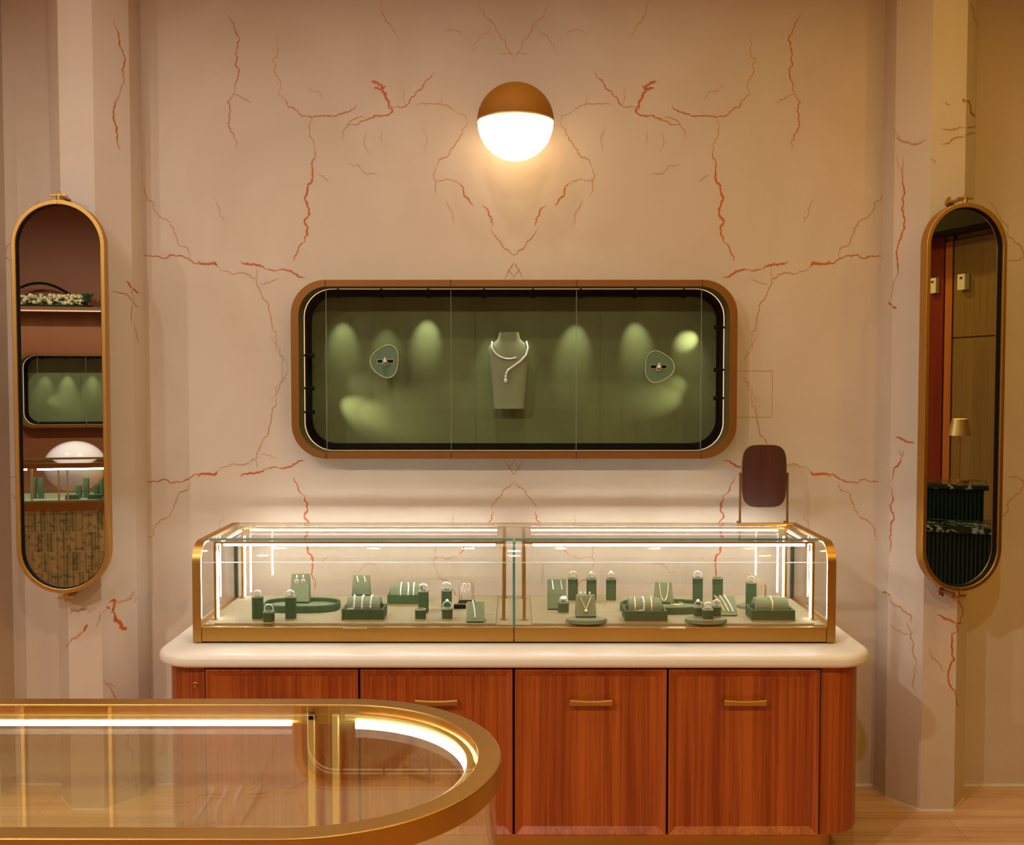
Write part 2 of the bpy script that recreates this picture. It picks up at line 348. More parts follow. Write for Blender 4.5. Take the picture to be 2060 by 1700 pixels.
# niche hole
hole = rrect(.85, .335, .13, 10, (0, ZN))
vs, fs = fillet_plate([(XL, FZ), (XR, FZ), (XR, CZ), (XL, CZ)], hole, 0, .2)
mb.add(vs, fs, 0)
for (mi, wd, pts) in V:
    pts = [Vector(p) for p in pts]; j = jitter(pts)
    for sx in (0, 1):
        for sy in (0, 1):
            q = []
            for p in j:
                x, y = (p.x if not sx else 2068-p.x), (p.y if not sy else 1484-p.y)
                w3 = P(x, y, 0)
                q.append(w3)
            if all(abs(p.x) < .845 and abs(p.z-ZN) < .33 for p in q): continue
            ribbon(mb, q, (0, -1, 0), wd/505*(.8), mi)
ap = [P(1483, 746, 0), P(1554, 746, 0), P(1554, 839, 0), P(1483, 839, 0)]
x0, x1, z0, z1 = ap[0].x, ap[1].x, ap[2].z, ap[0].z
for a in ((x0, x1, z1-.0012, z1+.0012), (x0, x1, z0-.0012, z0+.0012), (x1-.0012, x1+.0012, z0, z1)):
    mb.box(a[0], a[1], -.0012, .0005, a[2], a[3], 3)
struct(mb.build('wall_back', ['marble', 'vein', 'ochre', 'faint']))
struct(MB().box(XL, XR, YB, .0, FZ-.1, FZ).build('floor', 'floor'))
struct(MB().box(XL, XR, YB, .0, CZ, CZ+.1).build('ceiling', 'pl'))
struct(MB().box(XL-.1, XL, YB, .0, FZ, CZ).build('wall_left', 'brown'))
struct(MB().box(XR, XR+.1, YB, .0, FZ, CZ).build('wall_right', 'olivew'))
struct(MB().box(XL, XR, YB-.2, YB-.1, FZ, CZ).build('wall_front', 'brown'))

# octagonal pilasters on the marble wall
def pilaster(cx, veins):
    a, b, d1, d2 = .154, .0635, -.122, -.238
    pl = [(cx-a, 0), (cx-a, d1), (cx-b, d2), (cx+b, d2), (cx+a, d1), (cx+a, 0)]
    m = MB().prism(pl, FZ, CZ, 'z')
    m2 = MB()
    for (mi, wd, pts) in veins:
        pts = jitter([Vector(p) for p in pts], .17, 4); run = []; cur = None
        def flush():
            if cur is not None and len(run) > 1:
                p, q = pl[cur], pl[cur+1]; e = Vector((q[0]-p[0], q[1]-p[1], 0)).normalized()
                nn = Vector((e.y, -e.x, 0));
                if nn.dot(Vector((0-cx, -3.9, 0))) < 0: nn = -nn
                ribbon(m, list(run), nn, wd/525, mi)
        for px in pts:
            d = ray(px.x, px.y); best = None
            for i in range(5):
                p, q = pl[i], pl[i+1]; ex, ey = q[0]-p[0], q[1]-p[1]
                den = d.x*ey-d.y*ex
                if abs(den) < 1e-9: continue
                t = ((p[0]-CAM.x)*ey-(p[1]-CAM.y)*ex)/den; u = ((p[0]-CAM.x)*d.y-(p[1]-CAM.y)*d.x)/den
                if t > 0 and -.001 <= u <= 1.001 and (best is None or t < best[0]): best = (t, i)
            if best is None: flush(); run = []; cur = None; continue
            w3 = CAM+d*best[0]
            if best[1] != cur: flush(); run = []; cur = best[1]
            run.append(w3)
        flush()
    o = m.build('pilaster', ['col', 'vein', 'ochre', 'faint'])
    m2 = MB().ring([(x*1.0+(x-cx)*.012, y-.002 if y else y) for x, y in pl], pl, FZ, FZ+.006, 'z').build('caulk_line', 'white', o)
    return o
VL = [(RED,2.4,[(228,40),(240,80),(245,140),(240,190)]),(RED,3.4,[(240,190),(228,222),(230,245),(236,270),(243,300)]),(OC,2.2,[(225,586),(255,592),(266,606),(265,625),(272,660),(280,690)]),
 (RED,4,[(254,567),(266,580),(279,590)]),(OC,2,[(266,575),(268,606),(279,618)]),(OC,2.2,[(228,1215),(262,1200),(275,1188)]),(RED,6,[(218,1212),(232,1207),(228,1224),(224,1232)]),(OC,2.4,[(232,1208),(240,1213),(262,1206),(274,1196)]),
 (RED,7,[(226,1229),(232,1240),(232,1248),(241,1251),(243,1262),(252,1266),(255,1261)]),(RED,5,[(214,1222),(222,1224)]),(OC,1.8,[(194,1262),(200,1245),(204,1232),(215,1228)]),(OC,1.6,[(270,1215),(274,1200)]),
 (OC,3,[(138,1235),(155,1229),(172,1225)]),(RED,5,[(171,1271),(172,1262),(177,1257)]),(OC,3.2,[(171,1271),(158,1278),(145,1285),(137,1297),(133,1301)]),
 (OC,2.6,[(205,1366),(220,1380),(228,1395),(240,1412),(248,1440),(258,1480),(268,1520),(275,1590)]),(FA,2,[(214,1370),(226,1378),(232,1384)]),(FA,2,[(100,1370),(98,1340),(104,1320)]),(OC,1.6,[(130,1595),(135,1620),(138,1632)])]
VR = [(OC,3,[(1797,272),(1815,285),(1840,290),(1862,280)]),(OC,1.8,[(1797,258),(1806,272),(1815,285)]),(RED,3,[(1817,318),(1815,400),(1812,480),(1806,535),(1802,560)]),(OC,1.8,[(1802,560),(1797,582),(1793,600)]),
 (RED,4.5,[(1787,609),(1793,614),(1804,620)]),(RED,4.5,[(1801,879),(1815,884),(1828,890),(1840,893)]),(OC,2,[(1807,905),(1814,918),(1820,905)]),(RED,3.4,[(1813,920),(1807,937),(1800,941),(1795,1010),(1790,1080),(1788,1125)]),(OC,1.8,[(1788,1125),(1787,1180)]),
 (RED,4,[(1775,1192),(1783,1193),(1790,1196)]),(OC,2.6,[(1790,1196),(1800,1217),(1822,1232),(1833,1238),(1832,1255)]),(OC,2.4,[(1826,1250),(1832,1275),(1838,1300),(1842,1325),(1840,1350)]),(FA,2,[(1840,1350),(1838,1368),(1843,1395)]),(FA,2,[(1785,1252),(1800,1266),(1818,1274),(1845,1268)]),
 (RED,4,[(1926,1198),(1935,1220),(1936,1238),(1933,1254)]),(RED,4,[(1885,1237),(1905,1246),(1925,1254),(1934,1256)]),(RED,3.6,[(1924,1256),(1927,1270),(1914,1276),(1915,1310),(1911,1345),(1907,1360),(1912,1380),(1922,1400),(1929,1420)]),
 (FA,2,[(1870,1303),(1885,1330),(1897,1350)]),(OC,3,[(1895,290),(1920,278),(1945,270),(1962,268)]),(OC,2.4,[(1895,258),(1915,262),(1945,257),(1965,250)]),(RED,6,[(1936,200),(1950,206),(1952,222),(1962,235)]),(OC,2,[(1902,205),(1912,212)]),(OC,2,[(1953,0),(1958,30),(1966,60)]),(FA,2,[(1806,310),(1812,340),(1818,352)]),(FA,2,[(1870,318),(1885,330)])]
tag(pilaster(-1.6215, VL), 'cream marble octagonal pilaster behind the left oval mirror', 'pilaster')
tag(pilaster(1.608, VR), 'cream marble octagonal pilaster behind the right oval mirror', 'pilaster')
tag(pilaster(-2.168, []), 'sliver of a cream marble pilaster at the far left edge', 'pilaster')
m = MB()
for a, b in ((XL, -2.33), (-2.0, -1.78), (-1.46, 1.45), (1.77, XR)): m.box(a, b, -.008, .0, FZ, FZ+.007)
struct(m.build('baseboard_back', 'white'))

# downlights in the ceiling: the counter row, plus rows added for fill
def downlight(x, y, row):
    t = thing('ceiling_downlight', 'small round recessed downlight in the ceiling above the display counter' if row else 'small round downlight added to the shop ceiling for fill', 'downlight', (x, y, CZ-.012), 0, 'row of downlights along the marble wall' if row else 'added fill downlights over the shop floor')
    MB().ring([(math.cos(a)*.052, math.sin(a)*.052) for a in [2*PI*k/24 for k in range(24)]], [(math.cos(a)*.04, math.sin(a)*.04) for a in [2*PI*k/24 for k in range(24)]], 0, .012, 'z').build('trim_ring', 'white', t, True)
    MB().lathe([(.04, .004), (.04, .011)], n=24).build('lens', 'lens', t, True)
for x in ROW: downlight(x, -.95, True)
for y in (-1.75, -4.0):
    for x in (-3.6, -1.9, 0, 1.9, 3.4): downlight(x, y, False)

# ------------------------------------------------------------------ wall display niche
def niche(loc, rot, hw, hh, label, seams, spots_top, spots_side, aims, full=True):
    t = thing('wall_display_niche', label, 'display niche', loc, rot)
    N = 12
    fw, fh = .030, .0255
    fo = rrect(hw, hh, .135, N); fi = rrect(hw-fw, hh-fh, .112, N)
    m = MB().ring(fo, fi, -.10, -.088)
    for s_ in seams:
        for z in (hh-fh/2, -hh+fh/2): m.box(s_-.0012, s_+.0012, -.1006, -.09, z-fh/2, z+fh/2, 1)
    m.build('frame', ['bronze', 'gap'], t, True, bev=.0)
    MB().ring(fo, fi, -.088, .0).build('surround', 'oliv', t, True)
    gi = rrect(hw-fw-.0, hh-fh, .112, N); go = rrect(hw-.022, hh-.018, .12, N)
    MB().ring(go, gi, .0, .016).build('light_strip', 'ledp', t, True)
    m = MB().ring(rrect(hw-.022, hh-.018, .12, N), gi, .016, .12, mi=0)
    m.ring(gi, rrect(hw-fw-.008, hh-fh-.022, .1, N), .105, .12)
    m.build('lining', 'black', t, True)
    MB().prism(rrect(hw-.022, hh-.018, .12, N), .12, .135).build('back_panel', 'green', t, True)
    # front glass in separate panes
    xs = [-(hw-fw)]+list(seams)+[hw-fw]
    zc = hh-fh
    for a, b in zip(xs, xs[1:]):
        pts = []
        for (x, z) in rrect(hw-fw-.001, zc-.001, .112, 24):
            pts.append((min(max(x, a+.0012), b-.0012), z))
        q = []
        for p in pts:
            if not q or (abs(p[0]-q[-1][0])+abs(p[1]-q[-1][1])) > 1e-5: q.append(p)
        if abs(q[0][0]-q[-1][0])+abs(q[0][1]-q[-1][1]) < 1e-5: q.pop()
        # keep only the hull part inside the pane
        zz = [p for p in q]
        g = MB().prism(zz, -.086, -.080)
        for x in (a+.0012, b-.0012):
            if abs(x) < hw-fw-.02:
                h = zc-.003 if abs(x) < hw-.15 else zc-.003
                g.box(x-.0006*(1 if x == a+.0012 else 0), x+.0006*(0 if x == a+.0012 else 1), -.0863, -.0797, -h, h, 1)
        g.build('glass_pane', ['glass_n', 'pane_edge'], t, True)
    for i, x in enumerate(spots_top):
        s_ = MB().lathe([(.0085, 0), (.0085, -.03)], (x, .012, zc-.006), 14)
        s_.box(x-.004, x+.004, -.004, .02, zc-.012, zc-.0005)
        s_.build('spotlight', 'black', t, True)
    for (sx, z) in spots_side:
        x = sx*(hw-fw-.004)
        s_ = MB().lathe([(.0085, 0), (.0085, -.034*sx)], (x, .012, z), 14, ax='x')
        s_.box(min(x, x+.004*sx), max(x, x+.004*sx), -.004, .02, z-.004, z+.004)
        s_.build('spotlight', 'black', t, True)
    for (p, q, e, ang, col) in aims:
        lamp('niche_spot_lamp', p, e*2.3, col, .004, ang, 1.0, q, t)
    return t
SB = .12
def nl(px, py, Y):      # photo pixel -> local niche coordinates
    p = P(px, py, Y); return (p.x, Y, p.z-ZN)
TOPX = [681, 768, 862, 974, 1072, 1168, 1277, 1375]
tx = [P(x, 590, .012).x for x in TOPX]
sd = [(-1, P(610, 715, .01).z-ZN), (-1, P(610, 781, .01).z-ZN), (-1, P(610, 829, .01).z-ZN), (1, P(1450, 659, .01).z-ZN), (1, P(1450, 744, .01).z-ZN), (1, P(1450, 801, .01).z-ZN)]
GW = (1, .98, .82); GY = (1, .94, .74)
AT = [((690, 690), 1.5, 42), ((778, 720), .9, 42), ((858, 680), 1.9, 42), ((1000, 790), 1.5, 44), ((1040, 800), 1.3, 44), ((1155, 700), 1.7, 42), ((1280, 690), 1.6, 42), ((1385, 720), 1.2, 40)]
aims = []
for x, (tp, e, an) in zip(tx, AT):
    aims.append(((x, .008, .28), nl(tp[0], tp[1], SB), e, an, GW))
AS = [((760, 800), .6, 40), ((722, 828), 2.2, 40), ((800, 835), 1.6, 40), ((1385, 685), 2.4, 36), ((1345, 785), 1.0, 40), ((1330, 805), .8, 40)]
for (s_, z), (tp, e, an) in zip(sd, AS):
    aims.append(((s_*.79, .008, z), nl(tp[0], tp[1], SB), e, an, GY))
niche((0, 0, ZN), 0, .865, .3465, 'long bronze-framed display niche lined in green velvet, set in the marble wall', [P(s_, 700, -.1).x for s_ in (655, 907, 1160, 1412)], tx, sd, aims)

# necklace bust and ring pads in the niche
b0 = P(1024, 822, .06)
def bust():
    t = thing('necklace_bust', 'olive velvet necklace bust in the middle of the wall niche', 'display bust', (b0.x, .045, b0.z))
    m = MB(); R = []
    prof = [(0, .0615, .018), (.06, .067, .022), (.15, .075, .03), (.215, .081, .034), (.238, .083, .031), (.252, .080, .028), (.262, .070, .026), (.270, .056, .025), (.278, .047, .026), (.290, .042, .027), (.303, .040, .028), (.3075, .037, .025)]
    for (z, a, d) in prof:
        a*=1.0
        R.append([(x, y, z) for x, y in supel(a, d, 2.4, 40)])
    m.loft(R); m.build('body', 'velvet_l', t, True, 60)
    MB().box(-.02, .02, .025, .075, .1, .16).build('wall_bracket', 'black', t, True)
    k = thing('necklace', 'silver diamond collar necklace with a drop, worn on the olive bust', 'necklace', (b0.x, .045, b0.z))
    pts = []
    for i in range(25):
        u = i/24; a = PI*.97*(1-u)+PI*.0
        pts.append((math.cos(a)*.070*(1), -.034-.004*math.sin(a), .262-.062*math.sin(a)*(1.0)))
    m = MB().tube([(-.068, -.01, .268)]+pts[1:16], .0038, 8)
    m.tube([(.07, -.012, .27)]+[(.076, -.026, .245), (.068, -.037, .215), (.045, -.042, .190), (.02, -.044, .172), (-.004, -.045, .155), (-.012, -.045, .138)], .0042, 8)
    m.build('collar', 'silver', k, True, 60)
    m = MB().ball((-.013, -.047, .13), .006, sz=1).ball((-.013, -.047, .114), .0075, sz=1.4)
    m.build('drop_pendant', 'silver', k, True)
bust()
def ringpad(px, py, flip, label, rl, angle):
    c = P(px, py, .02)
    t = thing('ring_pad', label, 'ring pad', (c.x, .03, c.z))
    def egg(s_): 
        out = []
        for k in range(48):
            a = 2*PI*k/48; r = .0575*(1+.085*math.cos(3*(a-angle))+.03*math.cos(2*(a-angle)))*s_
            out.append((r*math.cos(a)*flip, r*math.sin(a)*1.12))
        return out
    MB().prism(egg(1), -.02, .006).build('pad', 'padv', t, True)
    MB().ring(egg(1.0), egg(.955), -.0225, -.018).build('cream_rim', 'flower', t, True)
    MB().box(-.032, .032, -.0212, -.018, -.007, .007).build('slot', 'black', t, True)
    MB().ring(rrect(.0335, .0085, .001, 2), rrect(.0315, .0065, .001, 2), -.0216, -.0190).build('slot_trim', 'brass_b', t, True)
    MB().lathe([(.008, .006), (.008, .09)], ax='y', n=12).build('wall_bracket', 'black', t, True)
    k = thing('ring', rl, 'ring', (c.x, .005, c.z))
    MB().ball((0, -.012, .001), .0085, 8, 4).ball((0, -.012, .012), .004, 8, 4).ball((-.007, -.01, 0), .003, 8, 4).ball((.007, -.01, 0), .003, 8, 4).build('stone', 'silver', k, True, 10)
    MB().tube([(.01*math.cos(a), -.004, -.006+.01*math.sin(a)) for a in [2*PI*i/20 for i in range(20)]], .0014, 6, True).build('band', 'silver', k, True)
    if angle > 0:
        m = MB()
        m.tube([(-.006, -.014, 0), (-.004, -.018, -.03), (-.001, -.018, -.055)], .0012, 6); m.tube([(.006, -.014, 0), (.004, -.018, -.03), (.001, -.018, -.055)], .0012, 6)
        m.build('clip', 'velvet', k, True)
ringpad(776, 727, 1, 'rounded green ring pad with cream rim, left of the necklace bust in the niche', 'diamond ring in the slot of the left niche ring pad', 1.0)
ringpad(1324, 738, 1, 'rounded green ring pad with cream rim, right of the necklace bust in the niche', 'pear-shaped diamond ring in the slot of the right niche ring pad', -0.05)

# ------------------------------------------------------------------ globe wall lamp
c = P(1037, 246, -.155)
t = thing('wall_lamp', 'round wall lamp with ochre metal upper half and glowing white lower half', 'wall lamp', (c.x, -.155, c.z))
R = .146
MB().lathe([(max(1e-4, R*math.cos(a)), R*math.sin(a)) for a in [PI/2*k/20 for k in range(21)]], n=64).build('metal_cap', 'capm', t, True)
MB().lathe([(max(1e-4, (R-.003)*math.cos(a)), (R-.003)*math.sin(a)) for a in [-PI/2*k/20 for k in range(21)]], n=64).build('glowing_shade', 'opal', t, True)
MB().lathe([(R+.0005, -.002), (R+.0005, .003)], n=64).build('brass_rim', 'brass_b', t, True)
MB().lathe([(.05, .14), (.05, .155)], ax='y').build('wall_plate', 'brass', t, True)

# ------------------------------------------------------------------ oval pivot mirrors
def oval_mirror(cx, z0, z1, hw, rot, label, colx):
    yc = -.325
    t = thing('oval_mirror', label, 'mirror', (cx, yc, z0), rot)
    H = (z1-z0)/2; N = 24
    o = rrect(hw, H, hw, N, (0, H)); i = rrect(hw-.016, H-.016, hw-.016, N, (0, H)); i2 = rrect(hw-.019, H-.019, hw-.019, N, (0, H))
    MB().ring(o, i, -.022, .022).build('frame', 'brass', t, True, bev=.002)
    MB().ring(i, i2, -.012, .018).build('inner_lip', 'black', t, True)
    MB().prism(i2, -.002, .004).build('mirror_pane', 'mirror', t, True)
    inv = Matrix.Rotation(-rot, 4, 'Z')
    for z, d in ((2*H, 1), (0, -1)):
        m = MB().lathe([(.009, z), (.009, z+d*.022)], n=14)
        m.box(-.011, .011, -.008, .095, z+d*.016 if d > 0 else z-.024, z+d*.024 if d > 0 else z-.016)
        m.lathe([(.022, .088), (.022, .096)], (0, 0, z+d*.02), 20, ax='y')
        m.lathe([(.006, z+d*.02), (.006, z+d*.032), (.001, z+d*.036)], n=12)
        m.box(-.03, .03, -.004, .004, z+d*.02-.004, z+d*.02+.004)
        m.xf(Matrix.Rotation(0, 4, 'Z')).build('pivot_bracket', 'brass', t, True, bev=.001)
oval_mirror(-1.652, .83, 2.262, .164, math.radians(5), 'tall brass-framed pill-shaped mirror on the left pilaster, reflecting a shelf', -1.6215)
oval_mirror(1.634, .838, 2.25, .158, math.radians(9), 'tall brass-framed pill-shaped mirror on the right pilaster, reflecting a green desk', 1.608)

# ------------------------------------------------------------------ counter cabinet
ZT = .712; ZB = .668
def plan(hw, yf, r, n=10, yb=-.003):
    pts = [(-hw, yb)]
    for k in range(n+1): a = PI+PI/2*k/n; pts.append((-hw+r+r*math.cos(a), yf+r+r*math.sin(a)))
    for k in range(n+1): a = -PI/2+PI/2*k/n; pts.append((hw-r+r*math.cos(a), yf+r+r*math.sin(a)))
    pts.append((hw, yb)); return pts
rows = []
e = .018
for k in range(7):
    a = PI/2*k/6; rows.append((e*(1-math.sin(a)), ZB+e*(1-math.cos(a))))
for k in range(7):
    a = PI/2*k/6; rows.append((e*(1-math.cos(a)), ZT-e+e*math.sin(a)))
m = MB().loft([[(x, y, z) for x, y in plan(1.195-i, -.752+i, .13-i*.5)] for i, z in rows])
tag(m.build('counter_worktop', 'stone', ang=50), 'cream stone worktop with rounded corners on the walnut cabinet', 'worktop')
t = thing('display_cabinet', 'reddish walnut cabinet with four doors under the cream stone worktop', 'cabinet', (0, -.36, FZ))
ZC0 = .105
YF = -.715
body = MB().prism(plan(1.168, YF, .13), ZC0, ZB, 'z')
body.build('body', 'wood', t)
MB().prism(plan(1.085, -.64, .06), FZ, ZC0, 'z').build('toe_kick', 'brass', t)
DX = [P(x, 1500, YF).x for x in (416, 725, 1033.5, 1341, 1647)]
m = MB()
for x in DX: m.box(x-.0042, x+.0042, YF-.003, YF+.002, ZC0, ZB-.002)
m.box(DX[0], DX[4], YF-.003, YF+.002, ZB-.008, ZB-.001)
m.build('shadow_gap', 'gap', t)
for k in range(4):
    a, b = DX[k]+.0042, DX[k+1]-.0042; z0, z1 = ZC0+.002, ZB-.007
    yf = YF-.018; d = MB()
    fr = .004; ch = .022; dp = .014
    def rc(i, y): return [(a+i, y, z0+i), (b-i, y, z0+i), (b-i, y, z1-i), (a+i, y, z1-i)]
    d.loft([rc(0, YF+.0), rc(0, yf), rc(fr, yf), rc(fr+ch, yf+dp)])
    o = d.build('door', 'wood', t, ang=10)
    cx = (a+b)/2; hz = P(880, 1411, yf-.02).z
    h = MB(); n = 15; pr = []
    for i in range(n):
        u = -1+2*i/(n-1); pr.append((cx+u*.069, yf+dp-.026+.006*(1-u*u)*0-.0*u, hz-.004+.004*u*u))
    h.tube(pr, .0045, 8); h.box(cx-.069, cx+.069, yf+dp-.029, yf+dp-.021, hz-.016, hz-.002)
    for s_ in (-1, 1): h.box(cx+s_*.066-.004, cx+s_*.066+.004, yf+dp-.026, yf+dp, hz-.012, hz+.0)
    h.build('handle', 'brass', o)
lk = P(393, 1380, YF)
m = MB().lathe([(.006, 0), (.006, -.004)], (lk.x, YF, lk.z), 16, ax='y')
m.tube([(lk.x+.01*math.cos(a), YF-.001, lk.z+.002+.009*math.sin(a)) for a in [PI*k/8 for k in range(9)]], .0012, 6)
m.build('lock', 'brass', t)

# ------------------------------------------------------------------ glass display case on the worktop
CW = 1.096; YC = -.60; YK = -.11; ZD = .772; ZTOP = 1.058; RC = .072
t = thing('glass_display_case', 'long brass-edged glass display case standing on the cream worktop', 'display case', (0, -.36, ZT))
def prof(off=0, n=12, zb=ZD):
    r = RC-off; pts = [(YC+off, zb)]
    for k in range(n+1):
        a = PI-PI/2*k/n; pts.append((YC+RC+r*math.cos(a), ZTOP-RC+r*math.sin(a)))
    return pts
for s_ in (-1, 1):
    xo, xi = s_*CW, s_*(CW-.029)
    A = prof(0, 14, ZT+.004)+[(YK, ZTOP)]; B = prof(.010, 14, ZT+.004)+[(YK, ZTOP-.010)]
    x0, x1 = min(xo, xi), max(xo, xi)
    m = MB(); rings = []
    for p, q in zip(A, B): rings.append([(x0, p[0], p[1]), (x1, p[0], p[1]), (x1, q[0], q[1]), (x0, q[0], q[1])])
    m.loft(rings)
    m.box(x0, x1, YC+.012, YK, ZT+.002, ZD-.004)
    m.build('end_frame', 'brass', t, ang=40)
    g = prof(.011, 14, ZD)+[(YK-.012, ZTOP-.011), (YK-.012, ZD)]
    MB().prism(g, s_*(CW-.006), s_*(CW-.012), 'x').build('end_glass', 'glass', t)
    MB().box(min(xo, xi)+.008, max(xo, xi)-.008, YK-.012, YK, ZD-.004, ZTOP-.011).build('rear_corner', 'edge_d', t)
for (a, b, hx) in ((-(CW-.030), -.0015, 715), (.0015, CW-.030, 1354)):
    o = MB().box(a, b, YC+.001, YC+.02, ZT+.006, ZD-.003).build('front_fascia', 'brass', t, bev=.0015)
    hp = P(hx, 1265, YC)
    MB().box(hp.x-.041, hp.x+.041, YC-.014, YC+.003, ZD-.006, ZD-.002).build('pull_tab', 'brass_b', o)
    # glass
    m = MB(); A = prof(0, 14, ZD-.002); B = prof(.006, 14, ZD-.002)
    A = A+[(YC+.10, ZTOP)]; B = B+[(YC+.10, ZTOP-.006)]
    rings = [[(a, p[0], p[1]), (b, p[0], p[1]), (b, q[0], q[1]), (a, q[0], q[1])] for p, q in zip(A, B)]
    m.loft(rings); m.build('front_glass', 'glass', t, ang=40)
    zj = P(700, 1132, YC).z; MB().box(a, b, YC-.0004, YC+.0064, zj-.0012, zj+.0012).build('glass_joint', 'clear_edge', t)
    m = MB().box(a, b, YC+.102, YK, ZTOP-.008, ZTOP)
    m.box(a, b, YC+.0995, YC+.1022, ZTOP-.0085, ZTOP+.0002, 1)
    m.build('top_glass', ['glass', 'edge'], t)
    MB().box(a, b, YK-.007, YK-.001, ZD, ZTOP-.009).build('back_glass', 'glass', t)
MB().box(-(CW-.03), CW-.03, YK-.012, YK, ZTOP-.0035, ZTOP-.0005).build('back_rail', 'brass', t)
m = MB().prism(prof(.007, 14, ZD-.002)+[(YK-.008, ZTOP-.009), (YK-.008, ZD-.002)], -.0013, .0013, 'x'); m.build('divider_glass', 'glass', t)
A = prof(0.0065, 14, ZD); B = prof(.0085, 14, ZD); m = MB()
m.loft([[(-.0042, p[0], p[1]), (.0042, p[0], p[1]), (.0042, q[0], q[1]), (-.0042, q[0], q[1])] for p, q in zip(A, B)]); m.build('divider_edge', 'edge', t)
m = MB().box(-(CW-.03), CW-.03, YC+.02, YK-.002, ZT+.008, ZD)
m.build('deck', 'deck', t)
ZP = ZD+.004
for (a, b) in ((-(CW-.03)+.035, -.062), (.062, CW-.03-.035)):
    MB().box(a, b, YC+.024, YK-.012, ZD, ZP).build('deck_pad', 'deck', t, bev=.0015)
MB().box(-(CW-.03), CW-.03, YC+.006, YK-.01, ZT+.001, ZT+.006).build('plinth', 'black', t)
YP0, YP1 = -.505, -.155
for (xl, xr, outer) in ((-1.045, -.036, -1), (.036, 1.045, 1)):
    fr = MB(); zt = ZTOP-.016; r = .0055
    for x in (xl, xr):
        for y in (YP0, YP1):
            fr.lathe([(r, ZD), (r, zt+r)], (x, y, 0), 12); fr.lathe([(.013, ZD), (.013, ZD+.002)], (x, y, 0), 16)
        fr.box(x-r, x+r, YP0, YP1, zt-.002, zt+r)
    for y in (YP0, YP1): fr.box(xl, xr, y-r, y+r, zt-.002, zt+r)
    fr.build('light_frame', 'brass', t)
    for y in (YP0, YP1):
        MB().box(xl+.03, xr-.03, y-.0045, y+.0045, zt-.010, zt-.002).build('light_bar', 'led', t, bev=.002)
    xo = xl if outer < 0 else xr
    MB().box(xo-.0045, xo+.0045, YP0+.03, YP1-.03, zt-.010, zt-.002).build('light_bar', 'led', t, bev=.002)
    for x in (xl, xr):
        for y in (YP0, YP1):
            if x != xo: continue
            dx = -.0088*(1 if x > (xl+xr)/2 else -1)
            MB().lathe([(.0024, ZD+.006), (.0024, zt-.03)], (x+dx, y, 0), 10).build('light_bar', 'led' , t)

# ------------------------------------------------------------------ merchandise on the deck
GR = {}
def ring_obj(x, y, z, r, label, metal='silver', stones=1, rot=0, group='rings on stands in the glass case'):
    k = thing('ring', label, 'ring', (x, y, z), rot, group)
    MB().tube([(r*math.cos(a), 0, r*.78+r*math.sin(a)) for a in [2*PI*i/24 for i in range(24)]], .0021, 8, True).build('band', metal, k, True)
    if stones:
        m = MB()
        if stones == 1: m.ball((0, 0, r*1.78+.002), .0064, 8, 4)
        elif stones == 2:
            for i in range(-3, 4): a = PI/2+i*.28; m.ball((r*math.cos(a)*1.04, -.001, r*.78+r*math.sin(a)*1.04), .0042, 6, 4)
        elif stones == 3:
            m.ball((0, 0, r*1.2), .0105, 12, 8, sz=.8)
        m.build('stone', 'pearl' if stones == 3 else 'silver', k, True, 15)
    return k
def ring_stand(px, py, h, label, rl=None, metal='silver', stones=1, zb=None, hw=.0185, rr=.0125, roundish=False):
    zb = ZP if zb is None else zb
    p = PZ(px, py, zb); x, y = p.x, p.y+.017
    t = thing('ring_stand', label, 'ring stand', (x, y, zb), 0, 'green velvet ring stands in the glass case')
    E = supel(hw, hw*.95, 2.0 if roundish else 3.4, 32)
    MB().prism([(a*1.03, b*1.03) for a, b in E], 0, .0055, 'z').build('gold_base', 'brass_b', t, True)
    MB().prism(E, .004, h-.006, 'z').build('body', 'velvet', t, True)
    m = MB().prism([(a*.93, b*.93) for a, b in E], h-.006, h-.004, 'z', 1).prism([(a*1.05, b*1.05) for a, b in E], h-.004, h, 'z', 0)
    m.box(-.009, .009, -.004, .004, h, h+.0006, 1)
    m.build('cap', ['velvet_l', 'gap'], t, True)
    if rl: ring_obj(x, y, zb+h-.003, rr, rl, metal, stones)
    return x, y
S_ = ring_stand
S_(516, 1249, .082, 'tall green ring stand at the far left of the case, behind the short one', 'diamond ring on the tall stand at the far left of the case', stones=2)
S_(538.5, 1255, .04, 'short green ring stand at the front left, between two tall stands', 'plain diamond band on the short front stand at the far left', stones=0, rr=.015)
S_(583, 1249, .082, 'tall green ring stand in front of the left oval tray', 'diamond ring on the tall stand before the left oval tray', stones=2)
S_(851, 1236, .082, 'tall green ring stand right of the rear bracelet box', 'criss-cross diamond ring on the tall stand right of the rear bracelet box', stones=2, rr=.014)
S_(845, 1249, .038, 'short empty green ring stand, in front of the rear bracelet box')
S_(898, 1234, .082, 'tall green ring stand left of the wire earring rack', 'large round diamond ring on the tall stand left of the wire rack', stones=2, rr=.0155)
S_(899, 1248.5, .04, 'short green ring stand before the tall one, left of the wire rack', 'pink diamond ring on the short stand left of the wire rack', stones=1, rr=.015)
S_(1153, 1211, .088, 'tall green ring stand right of the long-earring panel', 'rose gold ring on the tall stand next to the long-earring panel', 'gold', 0, rr=.015)
S_(1190.5, 1211, .086, 'tall green ring stand behind the pendant stand', 'small gold ring on the tall stand behind the pendant stand', 'gold', 1)
S_(1230, 1211, .086, 'tall green ring stand standing alone left of the right oval tray', 'solitaire gold ring on the lone tall stand left of the right oval tray', 'gold', 1, rr=.014)
S_(1134, 1236, .042, 'short round green ring pot in front of the long-earring panel', 'white pearl ring on the short round pot', 'silver', 3, hw=.0195, roundish=True)
